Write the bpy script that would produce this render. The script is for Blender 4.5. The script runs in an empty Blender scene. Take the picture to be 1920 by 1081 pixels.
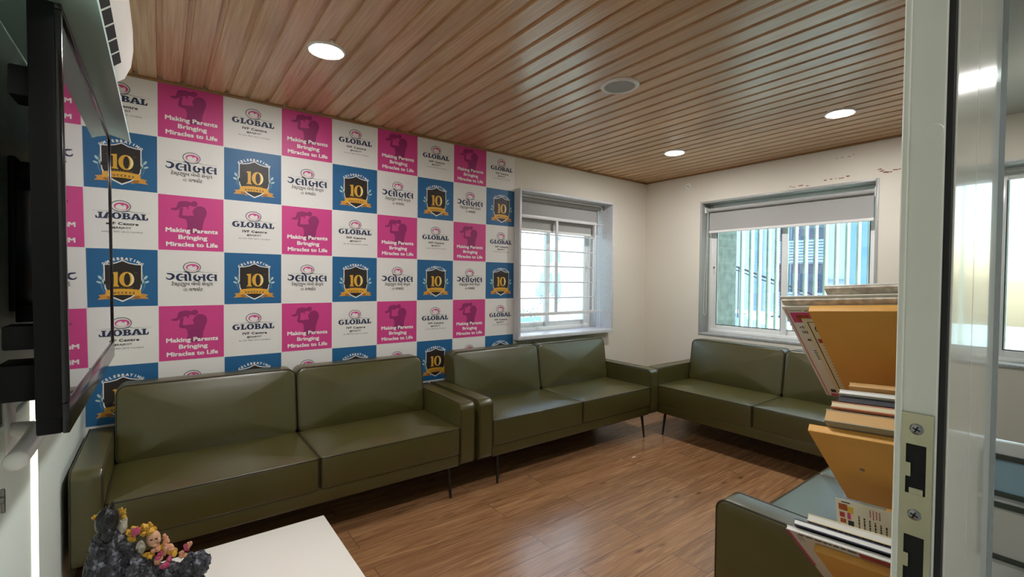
import bpy, bmesh, math, random
from mathutils import Vector, Matrix
from math import sin, cos, pi, radians, sqrt
random.seed(7)
C = bpy.context.scene.collection
scn = bpy.context.scene

# ------------------------------------------------------------------ camera
def set_camera():
    yaw, pit, rol = radians(37.10911), radians(-1.162068), radians(0.571855)
    d = Vector((sin(yaw)*cos(pit), cos(yaw)*cos(pit), sin(pit)))
    r = Vector((cos(yaw), -sin(yaw), 0)); u = r.cross(d)
    r2 = r*cos(rol)+u*sin(rol); u2 = -r*sin(rol)+u*cos(rol)
    cam = bpy.data.cameras.new('camera'); o = bpy.data.objects.new('camera', cam); C.objects.link(o)
    cam.sensor_fit = 'HORIZONTAL'; cam.sensor_width = 36.0; cam.lens = 868.8418/1920*36
    cam.clip_start = 0.01; cam.clip_end = 200
    o.matrix_world = Matrix(((r2.x, u2.x, -d.x, -4.215984), (r2.y, u2.y, -d.y, -3.166272),
                             (r2.z, u2.z, -d.z, 1.346056), (0, 0, 0, 1)))
    scn.camera = o
set_camera()

# ------------------------------------------------------------------ world, sun, exposure
scn.view_settings.view_transform = 'Standard'; scn.view_settings.look = 'None'
scn.view_settings.gamma = 1.0; scn.view_settings.use_curve_mapping = False
scn.view_settings.exposure = 1.38
LAMP = 125.0          # emission of the downlight diffusers
w = bpy.data.worlds.new('sky'); scn.world = w; w.use_nodes = True
nt = w.node_tree; nt.nodes.clear()
wo = nt.nodes.new('ShaderNodeOutputWorld'); bg = nt.nodes.new('ShaderNodeBackground')
sk = nt.nodes.new('ShaderNodeTexSky'); sk.sky_type = 'NISHITA'; sk.sun_disc = False
sk.sun_elevation = radians(48); sk.sun_rotation = radians(160); sk.air_density = 1.2; sk.dust_density = 2.0
bg.inputs['Strength'].default_value = 0.36
nt.links.new(sk.outputs[0], bg.inputs['Color']); nt.links.new(bg.outputs[0], wo.inputs[0])
sun = bpy.data.lights.new('sun', 'SUN'); sun.energy = 5.5; sun.angle = radians(1.0); sun.color = (1, .96, .9)
so = bpy.data.objects.new('sun', sun); C.objects.link(so); so.location = (-6, -6, 9)
so.rotation_euler = Vector((-0.30, 0.75, -0.75)).to_track_quat('-Z', 'Y').to_euler()
scn.cycles.max_bounces = 10; scn.cycles.diffuse_bounces = 5; scn.cycles.transparent_max_bounces = 12
scn.cycles.sample_clamp_indirect = 6.0; scn.cycles.caustics_reflective = False; scn.cycles.caustics_refractive = False

# ------------------------------------------------------------------ materials
def lin(h):
    v = [int(h[i:i+2], 16)/255 for i in (0, 2, 4)]
    return tuple(((c/12.92) if c <= .04045 else ((c+.055)/1.055)**2.4) for c in v)+(1,)
def newmat(name):
    m = bpy.data.materials.new(name); m.use_nodes = True
    return m, m.node_tree, m.node_tree.nodes['Principled BSDF']
def mat(name, col, rough=.5, metal=0, spec=.5, bump=0, bscale=80, var=0, vscale=6, coat=0, emit=0, trans=0):
    m, t, b = newmat(name); c = lin(col) if isinstance(col, str) else col
    b.inputs['Base Color'].default_value = c; b.inputs['Roughness'].default_value = rough
    b.inputs['Metallic'].default_value = metal; b.inputs['Specular IOR Level'].default_value = spec
    b.inputs['Coat Weight'].default_value = coat
    if emit: b.inputs['Emission Color'].default_value = c; b.inputs['Emission Strength'].default_value = emit
    if trans: b.inputs['Transmission Weight'].default_value = trans
    tc = t.nodes.new('ShaderNodeTexCoord')
    if bump:
        n = t.nodes.new('ShaderNodeTexNoise'); n.inputs['Scale'].default_value = bscale; n.inputs['Detail'].default_value = 4
        bu = t.nodes.new('ShaderNodeBump'); bu.inputs['Strength'].default_value = bump; bu.inputs['Distance'].default_value = .01
        t.links.new(tc.outputs['Object'], n.inputs['Vector']); t.links.new(n.outputs['Fac'], bu.inputs['Height'])
        t.links.new(bu.outputs[0], b.inputs['Normal'])
    if var:
        n = t.nodes.new('ShaderNodeTexNoise'); n.inputs['Scale'].default_value = vscale; n.inputs['Detail'].default_value = 5
        r = t.nodes.new('ShaderNodeValToRGB')
        r.color_ramp.elements[0].position = .3; r.color_ramp.elements[1].position = .7
        r.color_ramp.elements[0].color = tuple(x*(1-var) for x in c[:3])+(1,)
        r.color_ramp.elements[1].color = tuple(min(1, x*(1+var)) for x in c[:3])+(1,)
        t.links.new(tc.outputs['Object'], n.inputs['Vector']); t.links.new(n.outputs['Fac'], r.inputs[0])
        t.links.new(r.outputs[0], b.inputs['Base Color'])
    return m
def glass_mat(name, tint, refl=.08, power=5.0, rough=0.0, gcol=(1, 1, 1, 1), floor_=.05):
    # thin architectural glass: see-through with a Fresnel reflection
    m = bpy.data.materials.new(name); m.use_nodes = True; t = m.node_tree; t.nodes.clear()
    o = t.nodes.new('ShaderNodeOutputMaterial'); mx = t.nodes.new('ShaderNodeMixShader')
    tr = t.nodes.new('ShaderNodeBsdfTransparent'); tr.inputs[0].default_value = tint
    gl = t.nodes.new('ShaderNodeBsdfGlossy'); gl.inputs['Roughness'].default_value = rough; gl.inputs[0].default_value = gcol
    fr = t.nodes.new('ShaderNodeFresnel'); ge = t.nodes.new('ShaderNodeNewGeometry')
    io = t.nodes.new('ShaderNodeMapRange'); io.inputs[3].default_value = 1.45; io.inputs[4].default_value = 1/1.45
    t.links.new(ge.outputs['Backfacing'], io.inputs[0]); t.links.new(io.outputs[0], fr.inputs[0])
    ma = t.nodes.new('ShaderNodeMath'); ma.operation = 'MULTIPLY_ADD'; ma.use_clamp = True
    ma.inputs[1].default_value = 1.35; ma.inputs[2].default_value = floor_
    t.links.new(fr.outputs[0], ma.inputs[0]); t.links.new(ma.outputs[0], mx.inputs[0])
    t.links.new(tr.outputs[0], mx.inputs[1]); t.links.new(gl.outputs[0], mx.inputs[2]); t.links.new(mx.outputs[0], o.inputs[0])
    return m
def wood_ceiling():
    m, t, b = newmat('ceiling_wood'); L = t.links
    tc = t.nodes.new('ShaderNodeTexCoord'); mp = t.nodes.new('ShaderNodeMapping'); mp.inputs['Scale'].default_value = (60, 1.6, 60)
    n = t.nodes.new('ShaderNodeTexNoise'); n.inputs['Scale'].default_value = 1.6; n.inputs['Detail'].default_value = 6; n.inputs['Distortion'].default_value = .4
    r = t.nodes.new('ShaderNodeValToRGB')
    r.color_ramp.elements[0].position = .25; r.color_ramp.elements[1].position = .8
    r.color_ramp.elements[0].color = lin('bb9066'); r.color_ramp.elements[1].color = lin('e0bc94')
    L.new(tc.outputs['Object'], mp.inputs[0]); L.new(mp.outputs[0], n.inputs['Vector']); L.new(n.outputs['Fac'], r.inputs[0])
    # board to board tone
    sx = t.nodes.new('ShaderNodeSeparateXYZ'); L.new(tc.outputs['Object'], sx.inputs[0])
    q = t.nodes.new('ShaderNodeMath'); q.operation = 'MULTIPLY_ADD'; q.inputs[1].default_value = 1/.1029; q.inputs[2].default_value = 4.219/.1029+60
    fl = t.nodes.new('ShaderNodeMath'); fl.operation = 'FLOOR'; wn = t.nodes.new('ShaderNodeTexWhiteNoise'); wn.noise_dimensions = '1D'
    L.new(sx.outputs[0], q.inputs[0]); L.new(q.outputs[0], fl.inputs[0]); L.new(fl.outputs[0], wn.inputs['W'])
    mr = t.nodes.new('ShaderNodeMapRange'); mr.inputs[3].default_value = .88; mr.inputs[4].default_value = 1.1
    L.new(wn.outputs['Value'], mr.inputs[0])
    mu = t.nodes.new('ShaderNodeMixRGB'); mu.blend_type = 'MULTIPLY'; mu.inputs[0].default_value = 1
    L.new(r.outputs[0], mu.inputs[1]); L.new(mr.outputs[0], mu.inputs[2]); L.new(mu.outputs[0], b.inputs['Base Color'])
    b.inputs['Roughness'].default_value = .27; b.inputs['Specular IOR Level'].default_value = .8
    return m
def wood_floor():
    m, t, b = newmat('oak_laminate'); L = t.links
    tc = t.nodes.new('ShaderNodeTexCoord')
    br = t.nodes.new('ShaderNodeTexBrick'); br.offset = .37; br.inputs['Scale'].default_value = 1
    br.inputs['Brick Width'].default_value = 1.22; br.inputs['Row Height'].default_value = .19; br.inputs['Mortar Size'].default_value = .0012
    br.inputs['Color1'].default_value = (0, 0, 0, 1); br.inputs['Color2'].default_value = (1, 1, 1, 1); br.inputs['Mortar'].default_value = (.5, .5, .5, 1)
    L.new(tc.outputs['Object'], br.inputs['Vector'])
    mp = t.nodes.new('ShaderNodeMapping'); mp.inputs['Scale'].default_value = (1.5, 24, 1)
    add = t.nodes.new('ShaderNodeVectorMath'); add.operation = 'MULTIPLY_ADD'
    add.inputs[1].default_value = (5.3, 3.7, 2.0)
    L.new(br.outputs['Color'], add.inputs[0]); L.new(tc.outputs['Object'], add.inputs[2])
    L.new(add.outputs[0], mp.inputs[0])
    n = t.nodes.new('ShaderNodeTexNoise'); n.inputs['Scale'].default_value = 1.7; n.inputs['Detail'].default_value = 8; n.inputs['Distortion'].default_value = 1.4; n.inputs['Roughness'].default_value = .62
    L.new(mp.outputs[0], n.inputs['Vector'])
    r = t.nodes.new('ShaderNodeValToRGB'); e = r.color_ramp.elements
    e[0].position = .28; e[0].color = lin('765036'); e[1].position = .75; e[1].color = lin('b58a64')
    k = e.new(.5); k.color = lin('956c48')
    L.new(n.outputs['Fac'], r.inputs[0])
    # knots
    mp2 = t.nodes.new('ShaderNodeMapping'); mp2.inputs['Scale'].default_value = (2.2, 6.5, 1)
    L.new(add.outputs[0], mp2.inputs[0])
    vo = t.nodes.new('ShaderNodeTexVoronoi'); vo.inputs['Scale'].default_value = 1.3
    L.new(mp2.outputs[0], vo.inputs['Vector'])
    kr = t.nodes.new('ShaderNodeValToRGB'); kr.color_ramp.elements[0].position = .03; kr.color_ramp.elements[0].color = (.3, .25, .2, 1)
    kr.color_ramp.elements[1].position = .13; kr.color_ramp.elements[1].color = (1, 1, 1, 1)
    L.new(vo.outputs['Distance'], kr.inputs[0])
    mu = t.nodes.new('ShaderNodeMixRGB'); mu.blend_type = 'MULTIPLY'; mu.inputs[0].default_value = .8
    L.new(r.outputs[0], mu.inputs[1]); L.new(kr.outputs[0], mu.inputs[2])
    mr = t.nodes.new('ShaderNodeMapRange'); mr.inputs[3].default_value = .86; mr.inputs[4].default_value = 1.14
    sx = t.nodes.new('ShaderNodeSeparateXYZ'); L.new(br.outputs['Color'], sx.inputs[0]); L.new(sx.outputs[0], mr.inputs[0])
    m2 = t.nodes.new('ShaderNodeMixRGB'); m2.blend_type = 'MULTIPLY'; m2.inputs[0].default_value = 1
    L.new(mu.outputs[0], m2.inputs[1]); L.new(mr.outputs[0], m2.inputs[2])
    m3 = t.nodes.new('ShaderNodeMixRGB'); m3.inputs[2].default_value = lin('4a3220')
    L.new(br.outputs['Fac'], m3.inputs[0]); L.new(m2.outputs[0], m3.inputs[1]); L.new(m3.outputs[0], b.inputs['Base Color'])
    b.inputs['Roughness'].default_value = .22; b.inputs['Specular IOR Level'].default_value = 1.0
    bu = t.nodes.new('ShaderNodeBump'); bu.inputs['Strength'].default_value = .08; bu.inputs['Distance'].default_value = .01
    L.new(n.outputs['Fac'], bu.inputs['Height']); L.new(bu.outputs[0], b.inputs['Normal'])
    return m
def granite(name, dark, light, scale=260):
    m, t, b = newmat(name); L = t.links
    tc = t.nodes.new('ShaderNodeTexCoord'); n = t.nodes.new('ShaderNodeTexNoise'); n.inputs['Scale'].default_value = scale; n.inputs['Detail'].default_value = 2
    r = t.nodes.new('ShaderNodeValToRGB'); r.color_ramp.elements[0].position = .36; r.color_ramp.elements[1].position = .6
    r.color_ramp.elements[0].color = lin(dark); r.color_ramp.elements[1].color = lin(light)
    L.new(tc.outputs['Object'], n.inputs['Vector']); L.new(n.outputs['Fac'], r.inputs[0]); L.new(r.outputs[0], b.inputs['Base Color'])
    b.inputs['Roughness'].default_value = .35
    return m
M = {}
M['wall'] = mat('cream_wall_paint', 'dbd4c6', .7, bump=.05, bscale=60, var=.02, vscale=2)
M['wallL'] = mat('white_wall_paint', 'e9f5ec', .45, bump=.05, bscale=60)
M['corr'] = mat('corridor_paint', 'e2e0d6', .6)
M['corrceil'] = mat('corridor_ceiling_paint', 'b9b9b2', .7)
M['ceil'] = wood_ceiling(); M['floor'] = wood_floor()
M['ceiltrim'] = mat('ceiling_trim_wood', '9a734c', .4)
M['tile'] = mat('corridor_tile', 'c9c6bd', .25)
M['leather'] = mat('olive_leather', '494521', .28, spec=.75, bump=.06, bscale=420, var=.06, vscale=9)
M['piping'] = mat('dark_olive_piping', '2f2914', .4)
M['leg'] = mat('black_metal', '0d0b0a', .35)
M['white'] = mat('white_plastic', 'e6e6e2', .3)
M['upvc'] = mat('white_upvc', 'e9ebe8', .2, coat=.3)
M['gran'] = granite('grey_granite', '7d7d7a', 'b9b9b6')
M['granw'] = granite('pale_granite', 'b0b0b4', 'd9d9dc')
M['glass'] = glass_mat('window_glass', (.9, .96, .95, 1))
M['blind'] = mat('grey_blind_fabric', 'a9a7a4', .85)
M['black'] = mat('black_plastic', '060507', .5, spec=.2)
M['blackgloss'] = mat('black_gloss_bezel', '0d0a0c', .15)
M['alu'] = mat('white_aluminium', 'e2e3d9', .35)
M['strike'] = mat('satin_steel', 'b3ae94', .32, metal=1, var=.08, vscale=30)
M['steel'] = mat('steel', '8f8f8f', .3, metal=1)
M['dark'] = mat('dark_recess', '0a0908', .8)
M['rubber'] = mat('black_rubber_seal', '0c0b0d', .6)
M['mdf'] = mat('tan_board', 'dba24c', .5, var=.04, vscale=12)
M['kraft'] = mat('kraft_paper', 'd0a468', .6)
M['paper'] = mat('white_paper', 'dcd9cf', .6)
M['paper2'] = mat('cream_paper', 'd9cda8', .6)
M['pink'] = mat('pink_print', 'c8417f', .45)
M['red'] = mat('red_print', 'a8283c', .45)
M['navy'] = mat('navy_print', '1d2038', .5)
M['ink'] = mat('dark_ink', '2b2a30', .6)
M['conc'] = mat('concrete', '97a39c', .85, var=.3, vscale=14, bump=.3, bscale=60)
M['table'] = mat('white_laminate', 'e2ded4', .22)

# ------------------------------------------------------------------ mesh helpers
class MB:
    def __init__(s): s.bm = bmesh.new()
    def _mat(s, faces, mi):
        for f in faces: f.material_index = mi
    def box(s, a, b, mi=0, bev=0, seg=2):
        g = bmesh.ops.create_cube(s.bm, size=1); vs = g['verts']
        c = [(a[i]+b[i])/2 for i in range(3)]; d = [abs(b[i]-a[i]) for i in range(3)]
        for v in vs: v.co = Vector((c[0]+v.co.x*d[0], c[1]+v.co.y*d[1], c[2]+v.co.z*d[2]))
        fs = set(f for v in vs for f in v.link_faces); s._mat(fs, mi)
        if bev:
            es = list(set(e for v in vs for e in v.link_edges))
            r = bmesh.ops.bevel(s.bm, geom=es, offset=bev, segments=seg, profile=.5, affect='EDGES', material=mi)
            s._mat(r['faces'], mi)
        return s
    def poly(s, pts, mi=0):
        f = s.bm.faces.new([s.bm.verts.new(p) for p in pts]); f.material_index = mi; return f
    def prism(s, pts, vec, mi=0):
        # pts: planar 3d outline, extruded along vec
        v = Vector(vec); A = [s.bm.verts.new(p) for p in pts]; B = [s.bm.verts.new(Vector(p)+v) for p in pts]
        n = len(pts); fs = [s.bm.faces.new(A[::-1]), s.bm.faces.new(B)]
        for i in range(n): fs.append(s.bm.faces.new((A[i], A[(i+1) % n], B[(i+1) % n], B[i])))
        s._mat(fs, mi); return s
    def tube(s, pts, r, mi=0, n=8, closed=False, r1=None):
        P = [Vector(p) for p in pts]; N = len(P); rings = []
        up = Vector((0, 0, 1))
        for i, p in enumerate(P):
            if closed: t = (P[(i+1) % N]-P[i-1])
            else: t = P[min(i+1, N-1)]-P[max(i-1, 0)]
            t.normalize()
            a = up if abs(t.dot(up)) < .9 else Vector((1, 0, 0))
            if i and not closed: a = prev
            if closed and i: a = prev
            b = t.cross(a); b.normalize(); a = b.cross(t); prev = a
            rr = r if r1 is None else r+(r1-r)*i/(N-1)
            rings.append([s.bm.verts.new(p+(a*cos(2*pi*k/n)+b*sin(2*pi*k/n))*rr) for k in range(n)])
        fs = []
        for i in range(N if closed else N-1):
            A, B = rings[i], rings[(i+1) % N]
            for k in range(n): fs.append(s.bm.faces.new((A[k], A[(k+1) % n], B[(k+1) % n], B[k])))
        if not closed: fs += [s.bm.faces.new(rings[0][::-1]), s.bm.faces.new(rings[-1])]
        s._mat(fs, mi); return s
    def lathe(s, prof, c=(0, 0, 0), n=32, mi=0, axis='Z'):
        rings = []
        for r, z in prof:
            if r < 1e-6: pts = [(0, 0, z)]
            else: pts = [(r*cos(2*pi*k/n), r*sin(2*pi*k/n), z) for k in range(n)]
            if axis == 'X': pts = [(p[2], p[0], p[1]) for p in pts]
            if axis == 'Y': pts = [(p[1], p[2], p[0]) for p in pts]
            rings.append([s.bm.verts.new(Vector(p)+Vector(c)) for p in pts])
        fs = []
        for A, B in zip(rings, rings[1:]):
            if len(A) == 1 and len(B) == 1: continue
            for k in range(n):
                k2 = (k+1) % n
                if len(A) == 1: fs.append(s.bm.faces.new((A[0], B[k2], B[k])))
                elif len(B) == 1: fs.append(s.bm.faces.new((A[k], A[k2], B[0])))
                else: fs.append(s.bm.faces.new((A[k], A[k2], B[k2], B[k])))
        s._mat(fs, mi); return s
    def slab(s, w, h, d, rc, re, bulge=0, f=None, mi=0, nc=6, back_round=True, rings=6):
        # rounded-rectangle slab in (u, v) centred, thickness t 0..d, edge rounding re, front bulge; f maps (u,v,t)->xyz
        f = f or (lambda u, v, t: (u, v, t))
        def outline(ins):
            W, H = w/2-ins, h/2-ins; rr = max(rc-ins, .0015); o = []
            rr = min(rr, W*.98, H*.98)
            nx, ny = 8, 5
            cs = [(W-rr, H-rr, 0), (-W+rr, H-rr, 90), (-W+rr, -H+rr, 180), (W-rr, -H+rr, 270)]
            for q, (cx, cy, a0) in enumerate(cs):
                for k in range(nc+1):
                    a = radians(a0+90*k/nc); o.append((cx+rr*cos(a), cy+rr*sin(a)))
                nx_ = cs[(q+1) % 4]; m = nx if q % 2 == 0 else ny
                e0 = o[-1]; a = radians(nx_[2]); e1 = (nx_[0]+rr*cos(a), nx_[1]+rr*sin(a))
                for k in range(1, m): o.append((e0[0]+(e1[0]-e0[0])*k/m, e0[1]+(e1[1]-e0[1])*k/m))
            return o
        L = []
        E = 4
        if back_round:
            for k in range(E): a = pi/2*k/E; L.append((re*(1-sin(a)), re*(1-cos(a))))
        else: L.append((0, 0))
        L.append((0, re if back_round else 0.0))
        for k in range(E+1): a = pi/2*k/E; L.append((re*(1-cos(a)), d-re+re*sin(a)))
        R = []
        for ins, t in L: R.append([s.bm.verts.new(f(u, v, t)) for u, v in outline(ins)])
        base = outline(re)
        for k in range(1, rings):
            sc = 1-k/rings; z = d+bulge*(1-sc**2.6)
            R.append([s.bm.verts.new(f(u*sc, v*sc, z)) for u, v in base])
        n = len(base); fs = []
        for A, B in zip(R, R[1:]):
            for k in range(n):
                try: fs.append(s.bm.faces.new((A[k], A[(k+1) % n], B[(k+1) % n], B[k])))
                except ValueError: pass
        c = s.bm.verts.new(f(0, 0, d+bulge)); A = R[-1]
        for k in range(n): fs.append(s.bm.faces.new((A[k], A[(k+1) % n], c)))
        fs.append(s.bm.faces.new(R[0][::-1]))
        s._mat(fs, mi)
        s.edge = [f(u, v, d-re*.35) for u, v in outline(re*.18)]
        s.edge_back = [f(u, v, re*.35) for u, v in outline(re*.18)]
        return s
    def ico(s, c, r, sc=(1, 1, 1), sub=2, mi=0, noise=0, rot=None):
        g = bmesh.ops.create_icosphere(s.bm, subdivisions=sub, radius=1)
        rm = rot or Matrix.Identity(3)
        for v in g['verts']:
            k = 1+noise*(random.random()-.5)
            v.co = Vector(c)+rm @ Vector((v.co.x*sc[0]*r*k, v.co.y*sc[1]*r*k, v.co.z*sc[2]*r*k))
        s._mat(set(f for v in g['verts'] for f in v.link_faces), mi); return s
    def addmesh(s, me, fn, mi):
        vs = [s.bm.verts.new(fn(v.co)) for v in me.vertices]
        for p in me.polygons:
            try: f = s.bm.faces.new([vs[i] for i in p.vertices]); f.material_index = mi
            except ValueError: pass
        return s
    def build(s, name, mats, parent=None, world=False, smooth=40, kind=None, norm=True):
        bm = s.bm
        if norm: bmesh.ops.recalc_face_normals(bm, faces=bm.faces)
        org = Vector((0, 0, 0))
        if parent is None and bm.verts:
            xs = [v.co for v in bm.verts]
            org = Vector(((min(p.x for p in xs)+max(p.x for p in xs))/2, (min(p.y for p in xs)+max(p.y for p in xs))/2, min(p.z for p in xs)))
        elif world: org = root_loc(parent)
        if org.length: bmesh.ops.translate(bm, verts=bm.verts, vec=-org)
        me = bpy.data.meshes.new(name); bm.to_mesh(me); bm.free()
        for m in (mats if isinstance(mats, (list, tuple)) else [mats]): me.materials.append(M[m] if isinstance(m, str) else m)
        if smooth:
            for p in me.polygons: p.use_smooth = True
            me.set_sharp_from_angle(angle=radians(smooth))
        o = bpy.data.objects.new(name, me); C.objects.link(o)
        if parent is not None: o.parent = parent
        else: o.location = org
        if kind: o['kind'] = kind
        return o
def root_loc(o):
    while o.parent: o = o.parent
    return o.location
def thing(name, label, cat, loc=(0, 0, 0), rotz=0, group=None):
    o = bpy.data.objects.new(name, None); C.objects.link(o); o.empty_display_size = .1
    o.location = loc; o.rotation_euler = (0, 0, rotz); o['label'] = label; o['category'] = cat
    if group: o['group'] = group
    return o
def tag(o, label, cat, group=None, kind=None):
    o['label'] = label; o['category'] = cat
    if group: o['group'] = group
    if kind: o['kind'] = kind
    return o
def struct_empty(name, loc, label=None, cat=None):
    o = bpy.data.objects.new(name, None); C.objects.link(o); o.location = loc; o['kind'] = 'structure'
    if label: o['label'] = label; o['category'] = cat
    return o
def copy_tree(o, parent=None):
    c = o.copy(); C.objects.link(c); c.parent = parent
    for ch in list(o.children): copy_tree(ch, c)
    return c
def S(o, label, cat): o['kind'] = 'structure'; o['label'] = label; o['category'] = cat; return o

H = 2.4; XL = -4.53; YF = -3.03
WZ0, WZ1 = .835, 2.117
# ------------------------------------------------------------------ room shell
b = MB(); b.box((XL-.1, -3.04, -.08), (.2, .1, 0)); S(b.build('floor', 'floor', smooth=0), 'brown oak laminate floor of the waiting room', 'floor')
# ceiling: boards with recessed grooves, running from the poster wall to the door wall
b = MB(); p = 0.10287; prof = []
xs = [-4.219+p*k for k in range(-4, 42)]
for xg in xs:
    if xg < XL+.02 or xg > -.02: continue
    prof += [(xg-.0125, H), (xg-.009, H+.012), (xg+.009, H+.012), (xg+.0125, H)]
line = [(XL-.05, H)]+prof+[(.05, H)]
A = [b.bm.verts.new((x, .05, z)) for x, z in line]; B = [b.bm.verts.new((x, -3.1, z)) for x, z in line]
for i in range(len(line)-1): b.bm.faces.new((A[i], A[i+1], B[i+1], B[i]))
b.box((XL-.05, -3.1, H+.03), (.05, .05, H+.12))
S(b.build('ceiling', 'ceil', smooth=0), 'brown wood board ceiling with recessed grooves', 'ceiling')
def wall_open(name, axis, a0, a1, t0, t1, holes, z0, z1, m, label):
    # wall along axis from a0..a1, thickness t0..t1 on the other axis; holes (h0,h1,zb,zt)
    b = MB()
    def bx(u0, u1, za, zb):
        if u1-u0 < 1e-4 or zb-za < 1e-4: return
        if axis == 'x': b.box((u0, t0, za), (u1, t1, zb))
        else: b.box((t0, u0, za), (t1, u1, zb))
    cur = a0
    for h0, h1, zb, zt in sorted(holes):
        bx(cur, h0, z0, z1); bx(h0, h1, z0, zb); bx(h0, h1, zt, z1); cur = h1
    bx(cur, a1, z0, z1)
    return b, label
W1X0, W1X1 = -1.80, -.60
b, l = wall_open('wall_back', 'x', XL-.1, .0, 0, .3, [(W1X0, W1X1, WZ0, WZ1)], 0, H+.1, 'wall', '')
S(b.build('wall_back', 'wall', smooth=0), 'cream wall behind the printed poster', 'wall')
W2Y0, W2Y1 = -2.061, -.642
W3Y0, W3Y1 = -3.78, -3.14
b, l = wall_open('wall_right', 'y', -4.9, .3, 0, .22, [(W2Y0, W2Y1, WZ0, WZ1), (W3Y0, W3Y1, WZ0, WZ1)], 0, H+.1, 'wall', '')
# peeled paint marks above the window
def blot(b, y, z, ly, lz, mi=1, n=14, seed=0):
    rnd = random.Random(seed); pts = []
    for k in range(n):
        a = 2*pi*k/n; q = .55+.6*rnd.random()
        pts.append((-.0012, y+ly*q*cos(a), z+lz*q*sin(a)))
    b.poly(pts, mi)
rnd = random.Random(3)
for (ya, yb, za, zb, n) in ((-1.45, -1.60, 2.145, 2.137, 5), (-1.71, -1.88, 2.152, 2.158, 6), (-2.062, -2.11, 2.175, 2.142, 6), (-2.11, -2.24, 2.150, 2.172, 9), (-1.78, -1.93, 2.315, 2.318, 4)):
    for k in range(n):
        q = (k+rnd.random()*.6)/n
        blot(b, ya+(yb-ya)*q, za+(zb-za)*q+rnd.uniform(-.006, .006), rnd.uniform(.008, .018), rnd.uniform(.0025, .006), 1 if za < 2.3 else 2, seed=rnd.random())
M['stain'] = mat('bare_brown_plaster', '9a6a52', .9); M['scuff'] = mat('grey_scuff', 'aa9f93', .9)
S(b.build('wall_right', ['wall', 'stain', 'scuff'], smooth=0, norm=True), 'cream wall with two windows and peeling paint marks', 'wall')
b = MB(); b.box((XL-.2, -3.03, 0), (XL, .0, H+.1)); S(b.build('wall_left', 'wallL', smooth=0), 'white wall behind the television', 'wall')
# front wall: header and the stretch left of the doorway; the glass partition closes the right
b = MB(); b.box((XL-.3, -3.12, 2.12), (.0, -3.03, H+.1)); b.box((XL-.3, -3.12, 0), (-4.47, -3.03, 2.12))
S(b.build('wall_front', 'corr', smooth=0), 'wall over the sliding door', 'wall')
# corridor outside the door
b = MB(); b.box((-5.4, -4.8, -.08), (.0, -3.04, 0)); S(b.build('floor_corridor', 'tile', smooth=0), 'pale tiled floor of the corridor', 'floor')
b = MB(); b.box((-5.4, -4.8, H), (.0, -3.1, H+.1)); b.box((-2.6, -4.8, H-.13), (-2.35, -3.12, H), 0)
S(b.build('ceiling_corridor', 'corrceil', smooth=0), 'grey corridor ceiling with a beam', 'ceiling')
b = MB(); b.box((-5.4, -4.9, 0), (.0, -4.8, H+.1)); S(b.build('wall_corridor', 'corr', smooth=0), 'far side wall of the corridor', 'wall')
b = MB(); b.box((-5.5, -4.8, 0), (-5.4, -3.03, H+.1)); S(b.build('wall_corridor_end', 'corr', smooth=0), 'left end wall of the corridor', 'wall')
# ceiling trims
n = 0
for a, c in (((XL, -.014, H-.014), (0, 0, H-.0005)), ((-.012, -3.03, H-.012), (0, -.014, H-.0005)), ((XL, -3.03, H-.014), (XL+.014, -.014, H-.0005))):
    n += 1; b = MB(); b.box(a, c, 0, .003); o = b.build('trim_%d' % n, 'ceiltrim')
    S(o, ('thin wooden trim between ceiling and poster wall', 'thin wooden trim between ceiling and window wall', 'thin wooden trim over the television wall')[n-1], 'trim')

# ------------------------------------------------------------------ printed poster (one printed sheet on the wall)
T = .3048; GX = -4.230364; GZ = H     # grid: column c spans GX + c*T, row r spans GZ - r*T
TX0, TX1 = XL+.004, -1.808
def curve_mesh(splines, holes_fill=True):
    cu = bpy.data.curves.new('tmp', 'CURVE'); cu.dimensions = '2D'; cu.fill_mode = 'BOTH'
    for pts in splines:
        sp = cu.splines.new('POLY'); sp.points.add(len(pts)-1); sp.use_cyclic_u = True
        for q, (x, y) in zip(sp.points, pts): q.co = (x, y, 0, 1)
    o = bpy.data.objects.new('tmp', cu); C.objects.link(o)
    dg = bpy.context.evaluated_depsgraph_get(); me = bpy.data.meshes.new_from_object(o.evaluated_get(dg))
    bpy.data.objects.remove(o); bpy.data.curves.remove(cu); return me
def text_mesh(s, off=0.0, space=1.0, res=2):
    cu = bpy.data.curves.new('tmp', 'FONT'); cu.body = s; cu.size = 1; cu.offset = off; cu.space_character = space
    cu.resolution_u = res; cu.fill_mode = 'BOTH'
    o = bpy.data.objects.new('tmp', cu); C.objects.link(o)
    dg = bpy.context.evaluated_depsgraph_get(); me = bpy.data.meshes.new_from_object(o.evaluated_get(dg))
    bpy.data.objects.remove(o); bpy.data.curves.remove(cu); return me
def mesh_fit(me, u0, u1, v0, v1):
    # returns list of (verts2d, polys) fitted to a box
    X = [v.co.x for v in me.vertices]; Y = [v.co.y for v in me.vertices]
    a, c, d, e = min(X), max(X), min(Y), max(Y)
    V = [(u0+(v.co.x-a)/(c-a)*(u1-u0), v0+(v.co.y-d)/(e-d)*(v1-v0)) for v in me.vertices]
    P = [tuple(p.vertices) for p in me.polygons]; bpy.data.meshes.remove(me); return V, P
def raw(me):
    V = [(v.co.x, v.co.y) for v in me.vertices]; P = [tuple(p.vertices) for p in me.polygons]; bpy.data.meshes.remove(me); return V, P
def bold(V, P, w):
    if not w: return V, P
    VV, PP = [], []
    for n_, (dx, dy) in enumerate(((-w, -w*.6), (w, -w*.6), (w, w*.6), (-w, w*.6), (0, 0))):
        k = len(VV); VV += [(x+dx, y+dy, n_*.00005) for x, y in V]; PP += [tuple(i+k for i in p) for p in P]
    return VV, PP
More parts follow.
